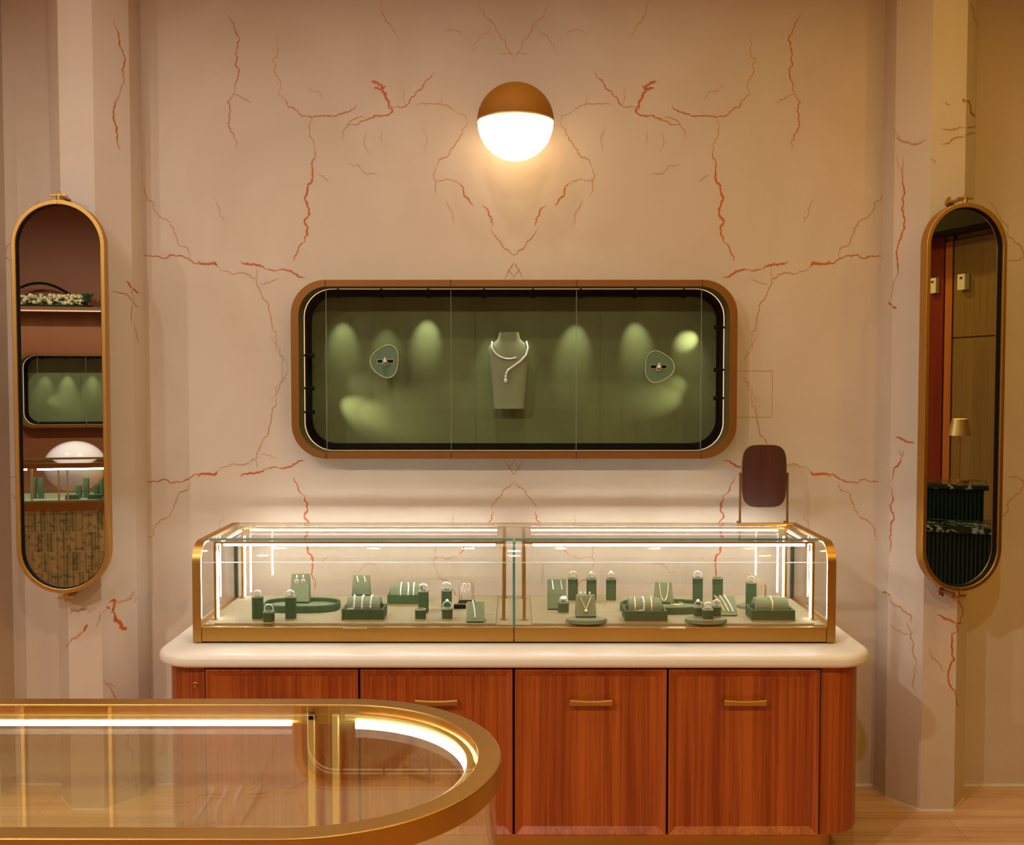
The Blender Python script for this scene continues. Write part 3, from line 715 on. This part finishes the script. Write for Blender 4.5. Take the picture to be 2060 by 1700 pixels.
S_(1405, 1213, .094, 'tall green ring stand behind the three small ring stands', 'wide silver ring on the tall stand behind the three small stands', 'silver', 0, rr=.014)
S_(1445.5, 1213, .092, 'tall empty green ring stand behind the sloped bracelet pad')
# oval discs
def disc(px, py, hwpx, h, label, ry=.028):
    p = PZ(px, py, ZP); s_ = 2000/(p.y+3.96); a = hwpx/s_
    t = MB().prism([(p.x+x, p.y+ry+y) for x, y in supel(a, ry, 2.1, 48)], ZP, ZP+h, 'z').build('oval_riser', 'velvet_l', bev=.0015)
    tag(t, label, 'riser'); return p.x, p.y+ry, ZP+h
dx, dy, dz = disc(1424, 1257, 43, .014, 'oval green riser carrying three short ring stands at the right', .036)
S_(1406, 1243.5, .036, 'short green ring stand, rear left of three on the oval riser', 'gold ring on the rear left stand of the oval riser', 'gold', 1, zb=dz, hw=.0155, rr=.012)
S_(1443, 1243.5, .038, 'short green ring stand, rear right of three on the oval riser', 'two-stone diamond ring on the rear right stand of the oval riser', 'silver', 2, zb=dz, hw=.0155, rr=.013)
S_(1425.5, 1249.5, .038, 'short green ring stand, front one of three on the oval riser', 'diamond ring on the front stand of the oval riser', 'silver', 2, zb=dz, hw=.018, rr=.013)
disc(1520, 1226, 34, .010, 'small oval green riser behind the right bracelet box', .034)
S_(1513, 1221, .088, 'tall green ring stand behind the right bracelet box', 'plain gold ring on the tall stand behind the right bracelet box', 'gold', 0, zb=ZP+.010, rr=.013)

def wedge(px, py, wb, wt, h, d, label, zb=None, name='earring_stand', lean=.55, mt='velvet_l'):
    zb = ZP if zb is None else zb; p = PZ(px, py, zb)
    t = thing(name, label, 'jewellery stand', (p.x, p.y, zb))
    yt = d*lean
    f = [(-wb/2, 0, .004), (wb/2, 0, .004), (wt/2, yt, h), (-wt/2, yt, h)]; bk = [(-wb/2, d, .004), (wb/2, d, .004), (wt/2, yt+.010, h), (-wt/2, yt+.010, h)]
    m = MB().add(f+bk, [(0, 1, 2, 3), (5, 4, 7, 6), (1, 5, 6, 2), (4, 0, 3, 7), (3, 2, 6, 7), (4, 5, 1, 0)])
    m.build('body', mt, t, True, 20, bev=.002)
    MB().box(-wb/2+.001, wb/2-.001, .003, d-.002, 0, .005).build('base', 'gap', t, True)
    return p.x, p.y, zb, yt
def on_wedge(info, u, h, htot):   # point on the sloping front face
    x, y, zb, yt = info; return Vector((x+u, y+yt*h/htot-.0035, zb+h))
def tray(px0, px1, pyb, label, h=.026, ry=.075):
    pc = PZ((px0+px1)/2, pyb, ZP); s_ = 2000/(pc.y+ry+3.96); a = (px1-px0)/2/s_; cx = P((px0+px1)/2, pyb, pc.y+ry).x; cy = pc.y+ry
    def el(q): return [(cx+x, cy+y) for x, y in supel(a-q, ry-q, 2.7, 64)]
    t = thing('oval_tray', label, 'tray', (cx, cy, ZP))
    MB().prism(el(.006), ZP, ZP+.012, 'z').build('tray_floor', 'velvet_l', t)
    MB().ring(el(0), el(.009), ZP, ZP+h, 'z').build('rim', 'velvet', t, bev=.003)
    return cx, cy, ZP+.012
tray(531, 685, 1234, 'big oval green tray at the left carrying an earring stand')
i1 = wedge(602, 1214, .072, .066, .104, .045, 'green wedge earring stand standing in the left oval tray', ZP+.012)
def pair(info, us, h, ht, label, kind, name='earring'):
    for sd_, u in zip(('left', 'right'), us):
        p = on_wedge(info, u, h, ht)
        k = thing(name, label.replace('@', sd_), 'earring', p, 0, kind+' pair')
        if kind == 'pink':
            MB().ball((0, 0, .004), .004, 8, 5, sz=1.6).build('stud', 'silver', k, True)
            MB().lathe([(.0065, -.004), (.0065, .001)], (0, 0, -.012), 14, ax='y').ball((0, -.002, -.012), .006, 10, 6).build('drop', 'pink', k, True)
            MB().tube([(.0068*math.cos(a), -.003, -.012+.0068*math.sin(a)) for a in [2*PI*i/16 for i in range(16)]], .0014, 6, True).build('halo', 'silver', k, True)
        elif kind == 'hoop':
            m = MB()
            for i in range(5): m.ball((.001*i-.002, -.001, .006-.0045*i), .0032, 8, 4)
            m.build('stones', 'silver', k, True, 15)
        elif kind == 'long':
            m = MB()
            for i in range(9): m.ball((.0006*i, -.001+.0003*i, .004-.0038*i), .0023+.0001*i, 8, 4)
            m.build('stones', 'silver', k, True, 15)
pair(i1, (-.012, .012), .092, .104, 'pink drop earring, @ of the pair on the left oval tray stand', 'pink')
i2 = wedge(726, 1199, .072, .064, .078, .03, 'green wedge earring stand behind the front bracelet box at the left')
pair(i2, (-.014, .014), .068, .078, 'curled diamond earring, @ of the pair on the wedge behind the left bracelet box', 'hoop')
i3 = wedge(1120, 1227.5, .066, .069, .112, .03, 'tall green panel with two long diamond earrings, left end of the right half', lean=.3)
pair(i3, (-.017, .014), .104, .112, 'long diamond line earring, @ of the pair on the tall panel', 'long')
disc(1181, 1257, 42, .014, 'oval green riser carrying the gold pendant stand', .036)
i4 = wedge(1179, 1243, .072, .066, .074, .05, 'green wedge stand with a gold pendant on the oval riser', ZP+.014, 'necklace_stand')
def vneck(info, w2, ht, hv, label, pend=True, r=.0016, u=False):
    pts = []
    for i in range(13):
        a = -1+2*i/12; hh = ht-(ht-hv)*((1-abs(a)) if not u else math.sqrt(max(0, 1-a*a)))
        q = on_wedge(info, a*w2*(1 if not u else 1), hh, ht+.001); pts.append(q)
    k = thing('necklace', label, 'necklace', pts[6])
    MB().tube(pts, r, 6).build('chain', 'gold', k)
    if pend: MB().ball(pts[6]+Vector((0, -.003, -.003)), .0075, 12, 6, sz=.7).build('pendant', 'gold', k)
    return k
vneck(i4, .019, .068, .026, 'thin gold necklace with round pendant on the wedge of the oval riser')
ob = MB()
for i, x in enumerate((-.016, 0, .015)): 
    q = on_wedge(i4, x, .078, .074); k = MB().ball(q+Vector((0, .010, 0)), .0038, 8, 5, sz=1.5).build('earring_stud', 'silver')
    tag(k, ('left', 'middle', 'right')[i]+' of three small studs on top of the pendant stand', 'earring', 'studs on the pendant stand')
tray(1247, 1415, 1237, 'big oval green tray at the right carrying a necklace stand')
i5 = wedge(1336, 1215, .072, .06, .076, .03, 'green wedge necklace stand in the right oval tray', ZP+.012, 'necklace_stand')
vneck(i5, .017, .075, .012, 'plain gold rope necklace on the wedge in the right oval tray', False, .0022, True)
p = PZ(1362, 1214, ZP+.0145)
tag(MB().tube([(p.x+.022*math.cos(a), p.y+.022*math.sin(a), ZP+.0145) for a in [2*PI*i/28 for i in range(28)]], .0022, 8, True).build('bangle', 'gold'), 'gold bangle lying flat in the right oval tray', 'bangle')

def bracelet_box(px0, px1, pyb, h, dep, label, br, rl=.115, tagat=None):
    a = PZ(px0, pyb, ZP); b = PZ(px1, pyb, ZP); wd = b.x-a.x; cx = (a.x+b.x)/2; y0 = a.y
    t = thing('bracelet_box', label, 'bracelet box', (cx, y0+dep/2, ZP), 0, 'bracelet boxes in the glass case')
    o = rrect(wd/2, dep/2, .003, 3); i = rrect(wd/2-.010, dep/2-.010, .002, 3)
    MB().prism(rrect(wd/2+.0005, dep/2+.0005, .003, 3), 0, .005, 'z').build('gold_base', 'brass_b', t, True)
    MB().ring(o, i, .003, h, 'z').prism(i, .003, h-.02, 'z').build('tray', 'velvet', t, True, bev=.0012)
    r = .034; zc = h+.002; L = rl/2
    MB().lathe([(r-.003, -L), (r, -L+.003), (r, L-.003), (r-.003, L)], (0, 0, zc), 40, ax='x').build('roll', 'velvet_l', t, True)
    MB().box(-L-.004, -L, -.012, .012, h-.02, zc+.012).box(L, L+.004, -.012, .012, h-.02, zc+.012).build('roll_support', 'velvet', t, True)
    for n_, (u, style, lab) in enumerate(br):
        k = thing('bracelet', lab, 'bracelet', (cx+u, y0+dep/2, ZP+zc), 0, 'bracelets on velvet rolls')
        rr = r+.0022; pts = []
        for q in range(40):
            an = 2*PI*q/40; wob = .003*math.sin(an*2+.5) if 'wave' in style else 0
            pts.append((wob, -rr*math.cos(an)*1.0, rr*math.sin(an)))
        pts = [(x, y, z) for x, y, z in pts if z > -.012]
        # start at the front and run over the top
        pts = sorted(pts, key=lambda q: math.atan2(q[2], -q[1]))
        mt_ = 'gold' if 'gold' in style else 'silver'
        if 'beads' in style:
            m = MB()
            for j, q in enumerate(pts): m.ball(q, .0042 if j % 2 else .0032, 7, 4)
            m.build('stones', mt_, k, True, 15)
        else: MB().tube(pts, .003, 8).build('chain', mt_, k, True)
        if 'pink' in style: MB().ball((0, -rr-.001, .001), .0042, 8, 5).build('pink_stone', 'pink', k, True)
        if tagat == n_:
            tg = MB().box(-.014, .014, -.0005, .0005, -.005, .005)
            for xx in (-.009, -.006, -.0035, .000, .003, .006, .009): tg.box(xx-.0006, xx+.0008, -.0009, -.0004, -.003, .0025, 1)
            tg.xf(Matrix.Translation((.013 if u < -.02 and px0 > 1000 else -.014, -rr-.004, -.0045)) @ Matrix.Rotation(-.2, 4, 'Y') @ Matrix.Rotation(-.35, 4, 'X'))
            tg.build('price_tag', ['white', 'ink'], k, True)
    return t
bracelet_box(687, 772, 1250, .041, .095, 'green bracelet box with roll at the front of the left half', [(-.034, 'beads wave', 'wavy diamond bracelet with tag, left one on the front left roll'), (-.004, 'beads', 'straight diamond bracelet in the middle of the front left roll'), (.026, 'beads pink', 'diamond bracelet with a pink stone, right one on the front left roll')], tagat=0)
bracelet_box(779, 852, 1218, .038, .08, 'green bracelet box with roll at the rear of the left half', [(-.018, 'plain', 'straight silver bracelet, left one on the rear roll'), (.008, 'wave', 'wavy diamond bracelet in the middle of the rear roll'), (.030, 'plain', 'slanted silver bracelet, right one on the rear roll')])
bracelet_box(1257, 1343, 1253, .040, .095, 'green bracelet box with three gold bracelets, in front of the right oval tray', [(-.036, 'gold', 'thin gold bracelet with printed tag, left of three on the roll'), (-.006, 'beads', 'thick diamond bracelet, middle of three between two gold ones'), (.021, 'gold', 'thin gold bracelet, right of three on the roll')], tagat=0)
bracelet_box(1512, 1600, 1251, .040, .095, 'green bracelet box with a single bracelet at the right end of the case', [(-.002, 'gold wave', 'single wavy rose gold bracelet on the roll at the right end')])

def slope(px0, px1, py0, py1, h, label, nm='bracelet_pad'):
    a = PZ(px0, py1, ZP); b = PZ(px1, py1, ZP)
    wd = b.x-a.x; cx = (a.x+b.x)/2; t = thing(nm, label, 'bracelet pad', (cx, a.y, ZP))
    d = .055
    MB().prism([(0, .004), (d, h), (d+.006, h-.002), (d+.006, 0), (.004, 0)], -wd/2, wd/2, 'x').build('body', 'velvet_l', t, True, 20, bev=.0015)
    MB().box(-wd/2+.002, wd/2-.002, .0, .004, 0, .004).build('base', 'gap', t, True)
    return cx, a.y, d, h
def strip(info, u, label, metal, sk=.0):
    cx, y0, d, h = info; pts = []
    for i in range(15):
        f = .18+.84*i/14; pts.append((cx+u-sk*(f-.5)+.002*math.sin(f*4), y0+d*f-.002, ZP+h*f+.003+.004*(1-f)))
    k = thing('bracelet', label, 'bracelet', pts[0]); m = MB()
    if metal == 'silver': 
        for q in pts: m.ball(q, .003, 7, 4)
        m.tube(pts, .0025, 6)
    else: m.tube(pts, .0022, 6)
    m.build('links', metal, k, ang=20)
q1 = slope(938, 973, 1208, 1253, .062, 'sloped green pad with one diamond bracelet, beside the wire earring rack')
strip(q1, -.004, 'diamond line bracelet on the sloped pad beside the wire rack', 'silver', .008)
q2 = slope(1446, 1484, 1200, 1240, .060, 'sloped green pad with three bracelets, right of the oval riser')
strip(q2, -.022, 'gold bracelet, left of three on the right sloped pad', 'gold', .03); strip(q2, -.006, 'gold bracelet, middle of three on the right sloped pad', 'gold', .022); strip(q2, .010, 'diamond and gold bracelet, right of three on the right sloped pad', 'silver', .022)
def wire_rack(px0, px1, pyb, h, label, kind):
    a = PZ(px0, pyb, ZP); b = PZ(px1, pyb, ZP); t = thing('wire_earring_rack', label, 'earring rack', ((a.x+b.x)/2, a.y, ZP))
    w2 = (b.x-a.x)/2; m = MB()
    for y in (.0, .03):
        k = 0 if y == 0 else .008
        m.tube([(-w2+k, y, 0), (-w2+k, y, h-.004), (-w2+k+.004, y, h), (w2-.004+k*.5, y, h), (w2+k*.5, y, h-.004), (w2+k*.5, y, 0)], .0013, 6)
    m.build('wire_frame', 'brass', t, True)
    MB().box(-w2-.004, w2+.008, -.006, .036, 0, .004).build('base', 'black', t, True)
    for i, (u, y) in enumerate(((-.012, 0), (.0, 0), (.012, 0), )):
        kk = thing('earring', ('left', 'middle', 'right')[i]+(' dangling diamond earring on the left wire rack' if kind else ' looped gold chain earring on the right wire rack'), 'earring', ((a.x+b.x)/2+u, a.y, ZP+h), 0, 'earrings on the '+('left' if kind else 'right')+' wire rack')
        m = MB()
        if kind:
            for j in range(7): m.ball((random.uniform(-.004, .004), random.uniform(-.003, .003), .001-j*.005), .0032, 7, 4)
            m.tube([(0, 0, -.03), (0, 0, -.045)], .0008, 5)
        else:
            m.tube([(.006*math.cos(q), -.003, -.022+.022*math.sin(q)) for q in [2*PI*j/20 for j in range(20)]], .0011, 6, True)
        m.build('stones' if kind else 'chain', 'silver' if kind else 'gold', kk, True, 15)
wire_rack(924, 950, 1213, .072, 'brass wire rack with dangling diamond earrings, left half of the case', True)
wire_rack(1517, 1540, 1216, .076, 'brass wire rack with gold chain earrings behind the right bracelet box', False)
p = PZ(925, 1225, ZP)
tag(MB().box(p.x-.022, p.x+.022, p.y, p.y+.02, ZP, ZP+.014).build('black_block', 'black'), 'small black block lying between the ring stands and the sloped pad', 'display block')

# ------------------------------------------------------------------ table mirror on the case
YM = -.17; zt = ZTOP+.0002
pb = P(1536, 1050, YM)
t = thing('table_mirror', 'dark wooden tilting table mirror seen from behind, on the right end of the glass case', 'table mirror', (pb.x, YM, zt))
a = P(1492, 957, YM); b = P(1581, 957, YM); zt1 = P(1536, 895, YM).z-zt; zb1 = P(1536, 1020, YM).z-zt; zc = (zt1+zb1)/2; hh = (zt1-zb1)/2; hw = (b.x-a.x)/2
O = []
def fa(s_=1): return [(x*s_*(1+.03*(z/hh)*-0), z*s_+zc) for x, z in supel(hw, hh, 4.2, 64)]
MB().prism(fa(), -.007, .004).build('wooden_back', 'dwood', t, True, bev=.001)
MB().ring(fa(1.012), fa(.995), -.002, .008).build('brass_edge', 'brass_b', t, True)
MB().prism(fa(.99), .004, .007).build('mirror_pane', 'mirror', t, True)
m = MB(); ph = P(1492, 953, YM).z-zt
for s_ in (-1, 1):
    x = s_*(hw+.006)
    m.tube([(x, 0, .006), (x, 0, ph)], .0042, 10); m.ball((x, 0, ph), .0055, 10, 6); m.tube([(x, 0, ph-.004), (s_*(hw-.004), 0, ph-.004)], .0025, 8)
m.build('side_posts', 'bronze', t, True)
MB().tube([(-hw-.018, -.03, .006), (-hw-.010, -.03, .006), (hw+.018, -.03, .006)], .0058, 10).tube([(-hw-.006, -.03, .006), (-hw-.006, .04, .006)], .005, 8).tube([(hw+.006, -.03, .006), (hw+.006, .04, .006)], .005, 8).build('foot', 'brass', t, True)

# ------------------------------------------------------------------ round-ended glass display table in front
ZR = 1.007; RR = .289; CXR = -.31; CY = -2.40; CXL = -1.18; BW = .036
def stad(off, n=28, z=None):
    r = RR-off; pts = []
    for k in range(n+1): a = -PI/2+PI*k/n; pts.append((CXR+r*math.cos(a), CY+r*math.sin(a)))
    for k in range(n+1): a = PI/2+PI*k/n; pts.append((CXL+r*math.cos(a), CY+r*math.sin(a)))
    return pts
t = thing('round_ended_display_table', 'brass-rimmed round-ended glass display table in the left foreground', 'display table', (-.75, CY, FZ))
MB().ring(stad(0, 40), stad(BW, 40), ZR-.036, ZR, 'z').build('rim', 'brass', t, bev=.002)
MB().prism(stad(BW+.0005, 40), ZR-.010, ZR-.002, 'z').build('glass_top', 'glass_t', t)
ZK = .70
MB().ring(stad(.006, 40), stad(.014, 40), ZK, ZR-.037, 'z').build('side_glass', 'glass_s', t)
MB().prism(stad(.004, 40), ZK-.03, ZK-.001, 'z').build('deck', 'tdeck', t)
for x in (-1.15, -1.0, -.85, -.7, -.55, -.42, -.2): lamp('table_strip_lamp', (x, -2.19 if x < -.3 else -2.22, .962), 1.0, (1, .97, .9), .01, 120, 1, (x, -2.3, ZK))
MB().prism(stad(.02, 40), FZ+.06, ZK-.03, 'z').build('base', 'tile', t)
MB().prism(stad(.05, 40), FZ, FZ+.06, 'z').build('plinth', 'brass', t)
yb = CY+.240; XA, XB = -.371, -.327
m = MB(); m.box(CXL, XA+.0065, yb-.006, yb+.006, .983, .994); m.box(XA-.0065, XA+.0065, yb-.006, yb+.006, ZK, .994)
m.build('straight_light_frame', 'brass_b', t, bev=.002)
MB().box(CXL, XA-.035, yb-.008, yb-.002, .974, .9825).build('straight_light_bar', 'led', t, bev=.002)
def arc(r, a0, a1, n=30): return [(CXR+r*math.cos(a0+(a1-a0)*k/n), CY+r*math.sin(a0+(a1-a0)*k/n)) for k in range(n+1)]
def sweep(r0, r1, z0, z1, a0, a1, n=48):
    A = arc(r0, a0, a1, n); B = arc(r1, a0, a1, n)
    return MB().loft([[(p[0], p[1], z0), (q[0], q[1], z0), (q[0], q[1], z1), (p[0], p[1], z1)] for p, q in zip(A, B)])
m = sweep(.234, .246, .984, .994, PI/2, -PI/2)
m.box(XB-.0065, XB+.0065, yb-.006, yb+.006, ZK, .994)
m.build('curved_light_frame', 'brass_b', t, bev=.002)
sweep(.2315, .2365, .970, .9845, PI/2-.09, -PI/2+.45).build('curved_light_bar', 'led', t)
yn = CY-.240
MB().box(CXL, XA, yn-.006, yn+.006, .983, .994).build('near_light_frame', 'brass_b', t)
# jewellery on its deck, seen as sparkles in the far glass
pad = MB().prism([(-2.43, 0), (-2.43, .022), (-2.27, .004), (-2.27, 0)], -.69, -.56, 'x', off=(0, 0, ZK))
tag(pad.build('bracelet_pad', 'tdeck'), 'low sloped olive pad under three bracelets inside the foreground display table', 'bracelet pad')
for i, (x0, x1) in enumerate(((-.660, -.648), (-.634, -.611), (-.602, -.579))):
    m = MB()
    for j in range(17): u = j/16; m.ball((x0+(x1-x0)*u+.004*math.sin(u*5+i), -2.41+.125*u, ZK+.026-.016*u), .0026+.0026*random.random(), 6, 4)
    tag(m.build('bracelet', 'silver'), ('left', 'middle', 'right')[i]+' of three sparkling bracelets mirrored in the table side glass', 'bracelet', 'bracelets in the foreground table')
m = MB()
for j in range(64):
    a = 2*PI*j/64; m.ball((-.862+.078*math.cos(a), -2.565+.095*math.sin(a), ZK+.004), .002+.0018*random.random(), 6, 4)
tag(m.build('necklace', 'silver'), 'sparkling necklace loop mirrored in the foreground table glass', 'necklace')
m = MB()
for j in range(34):
    a = PI*1.5*j/34; m.ball((-1.18+.055*math.cos(a), -2.54+.045*math.sin(a), ZK+.004+.012*math.sin(a*.7)), .002+.0016*random.random(), 6, 4)
tag(m.build('bracelet', 'silver'), 'open diamond bracelet mirrored at the far left of the foreground table glass', 'bracelet')
m = MB()
for j in range(26):
    a = PI*j/25; m.ball((-.202+.026*math.cos(a), -2.57, ZK+.05+.026*math.sin(a)), .002+.0016*random.random(), 6, 4)
m.box(-.222, -.182, -2.59, -2.56, ZK, ZK+.045, 1)
tag(m.build('tiara_ring', ['silver', 'tdeck']), 'arched diamond piece on an olive block at the rounded end of the foreground table', 'jewellery piece')
# ------------------------------------------------------------------ what the mirrors see: the far side of the shop
niche((-2.76, YB, 1.535), PI, .80, .345, 'green-lined display niche across the shop, reflected in the left mirror', [-.62, -.2, .2, .62], [-.6, -.4, -.2, 0, .2, .4, .6], [], [((x, .008, .28), (x+.02, SB, -.05), e, 42, GW) for x, e in ((.6, 2.4), (.4, 4.4), (.18, 3.2), (-.2, 3), (-.5, 3))]+[((.74, .008, -.1), (.45, SB, -.1), 1.4, 40, GW)])
MB_ = MB
vsx, fsx = fillet_plate([(XL, FZ), (XR, FZ), (XR, CZ), (XL, CZ)], [(x-2.76, z+1.535) for x, z in rrect(.785, .333, .12, 10)], YB-.1, YB)
o = bpy.data.objects['wall_front']; me = bpy.data.meshes.new('wall_front'); me.from_pydata([v-o.location for v in vsx], [], fsx); me.materials.append(M['brown'])
bm = bmesh.new(); bm.from_mesh(me); bmesh.ops.recalc_face_normals(bm, faces=bm.faces); bm.to_mesh(me); bm.free(); o.data = me
t = thing('wall_shelf', 'long brown wall shelf with a light line beneath, reflected in the left mirror', 'shelf', (-3.1, YB+.12, 2.25))
MB().box(-4.0, -2.2, YB+.002, YB+.24, 2.262, 2.292).build('board', 'brown', t)
MB().box(-3.98, -2.22, YB+.20, YB+.225, 2.252, 2.262).build('light_line', 'ledp', t)
for x in (-3.7, -3.45, -3.2, -2.95, -2.7, -2.45): lamp('shelf_lamp', (x, YB+.2, 2.245), 1.6, (1, .85, .55), .03, 160, 1, (x, YB+.1, 1.5))
t = thing('flower_basket', 'low basket of cream flowers with a dark arched handle on the reflected shelf', 'flower basket', (-3.2, YB+.13, 2.292))
MB().prism(supel(.30, .08, 2.4, 32), 0, .02, 'z', sb=supel(.33, .09, 2.4, 32)).build('basket', 'leaf', t, True)
MB().tube([(-.36+.6*k/20, 0, .03+.19*math.sin(PI*min(1, (k+5)/25))) for k in range(21)], .012, 8).build('handle', 'black', t, True)
m = MB()
for i in range(150): m.ball((random.uniform(-.29, .24), random.uniform(-.07, .07), .03+random.uniform(0, .085)), random.uniform(.012, .022), 6, 4)
o = m.build('flowers', 'flower', t, True); o['kind'] = 'stuff'
m = MB()
for i in range(14):
    a = i*2.4; r = .03+.012*(i % 3); m.tube([(.27, 0, .05), (.27+r*.6*math.cos(a), r*.6*math.sin(a), .1), (.27+r*1.3*math.cos(a), r*1.3*math.sin(a), .135)], [.012, .012, .001], 6)
m.build('succulent', 'leaf', t, True)
# reflected display table with tiled base
X0, X1 = -3.6, -2.27; y1 = -3.9; y0 = -4.5
t = thing('tiled_display_table', 'glass display table on a stone mosaic base, reflected in the left mirror', 'display table', ((X0+X1)/2, (y0+y1)/2, FZ))
def rp(o): return [(p[0]+(X0+X1)/2, p[1]+(y0+y1)/2) for p in rrect((X1-X0)/2-o, (y1-y0)/2-o, .12, 8)]
MB().ring(rp(0), rp(.03), 1.0, 1.035, 'z').build('rim', 'bronze', t)
MB().prism(rp(.031), 1.02, 1.028, 'z').build('glass_top', 'glass', t)
MB().ring(rp(.006), rp(.014), .77, 1.0, 'z').build('side_glass', 'glass', t)
MB().prism(rp(0), .70, .76, 'z').build('deck_frame', 'bronze', t)
MB().prism(rp(.03), .76, .768, 'z').build('deck', 'velvet_l', t)
MB().prism(rp(.03), FZ, .70, 'z').build('base', 'tile', t)
m = MB()
for x in (-2.86, -2.80, -2.62, -2.56): m.box(x-.006, x+.006, y1-.06, y1-.048, .768, 1.0)
m.build('posts', 'brass_b', t)
MB().box(-2.76, -2.3, y1-.06, y1-.048, .985, .997).box(-3.4, -2.83, y1-.06, y1-.048, .985, .997).build('light_bar', 'led', t)
for i, (x, h, wd) in enumerate(((-2.83, .15, .02), (-2.78, .15, .02), (-2.52, .09, .02), (-2.47, .14, .02), (-2.40, .09, .02), (-2.36, .13, .02))):
    tag(MB().prism([(x+a, y1-.2+b) for a, b in supel(wd, wd, 3, 20)], .768, .768+h, 'z').build('ring_stand', 'velvet'), 'green velvet ring stand in the reflected display table', 'ring stand', 'reflected ring stands')
for x in (-2.54, -2.39):
    tag(MB().box(x-.045, x+.045, y1-.13, y1-.08, .768, .80).build('ring_box', 'velvet'), 'low green velvet block in the reflected display table', 'display block', 'reflected low blocks')
c0 = (-2.765, -5.0)
t = thing('globe_ornament', 'large glossy white globe on a pedestal, reflected in the left mirror', 'ornament', (c0[0], c0[1], FZ))
MB().ball((0, 0, .95), .24, 48, 24, sz=.86).build('globe', 'pearl', t, True)
MB().lathe([(.16, 0), (.16, .02), (.03, .04), (.03, .76)], n=24).build('pedestal', 'brass', t, True)
# right-hand side of the shop: panelled wall, desk and lamp
t = thing('wall_panelling', 'tall wooden wall panelling with dark joints, reflected in the right mirror', 'wall panelling', (XR-.03, -3.2, FZ))
MB().box(XR-.03, XR-.002, -5.2, -3.32, FZ, 2.75).build('red_panel', 'redw', t)
MB().box(XR-.02, XR-.002, -3.315, -3.245, FZ, 2.62).build('orange_panel', 'orw', t)
MB().box(XR-.012, XR-.002, -3.246, -3.228, FZ, 2.7).build('dark_joint', 'gap', t)
m = MB().box(XR-.02, XR-.002, -3.228, -1.5, FZ, 1.92).box(XR-.02, XR-.002, -3.228, -1.5, 1.93, 2.62)
m.build('olive_panel', 'olivew', t)
MB().box(XR-.25, XR-.002, -5.2, -1.5, 2.66, 2.8).build('dark_soffit', 'gap', t)
for y in (-3.40, -3.115):
    tag(MB().box(XR-.06, XR-.02 if y > -3.3 else XR-.03, y-.035, y+.035, 2.26, 2.37).box(XR-.062, XR-.058, y-.012, y+.012, 2.335, 2.35, 1).build('motion_sensor', ['white', 'leaf']), 'white wall sensor on the '+('olive' if y > -3.3 else 'red')+' panel reflected in the right mirror', 'sensor')
t = thing('reception_desk', 'two-tier dark green marble desk with fluted front, reflected in the right mirror', 'desk', (3.1, -1.9, FZ), math.radians(42))
def flutes(x0, x1, y, z0, z1, m):
    n = int((x1-x0)/.022)*6; top = [(x0+(x1-x0)*i/n, y+.005*math.cos(2*PI*i/6)) for i in range(n+1)]
    m.prism(top+[(x1, y-.3), (x0, y-.3)], z0, z1, 'z')
m = MB(); flutes(-1.0, .10, -.26, .82, 1.0, m); flutes(-1.0, .9, 0, 0, .78, m); m.build('fluted_front', 'flute', t, True)
MB().box(-1.02, .125, -.62, -.23, 1.0, 1.03).build('upper_top', 'dmarb', t, True, bev=.008)
MB().box(-1.02, .92, -.34, .03, .78, .82).build('lower_top', 'dmarb', t, True, bev=.01)
c = (3.36, -2.24)
t = thing('table_lamp', 'slim brass table lamp with tapered shade on the reflected desk', 'table lamp', (c[0], c[1], FZ+1.03))
MB().lathe([(.055, 0), (.055, .012), (.006, .016), (.005, .30)], n=24).build('stem', 'brass', t, True)
MB().lathe([(.065, .28), (.045, .38), (.043, .38), (.062, .28)], n=32).build('shade', 'brass_b', t, True)
lamp('table_lamp_bulb', (c[0], c[1], FZ+1.03+.3), 1.5, (1, .75, .45), .02)
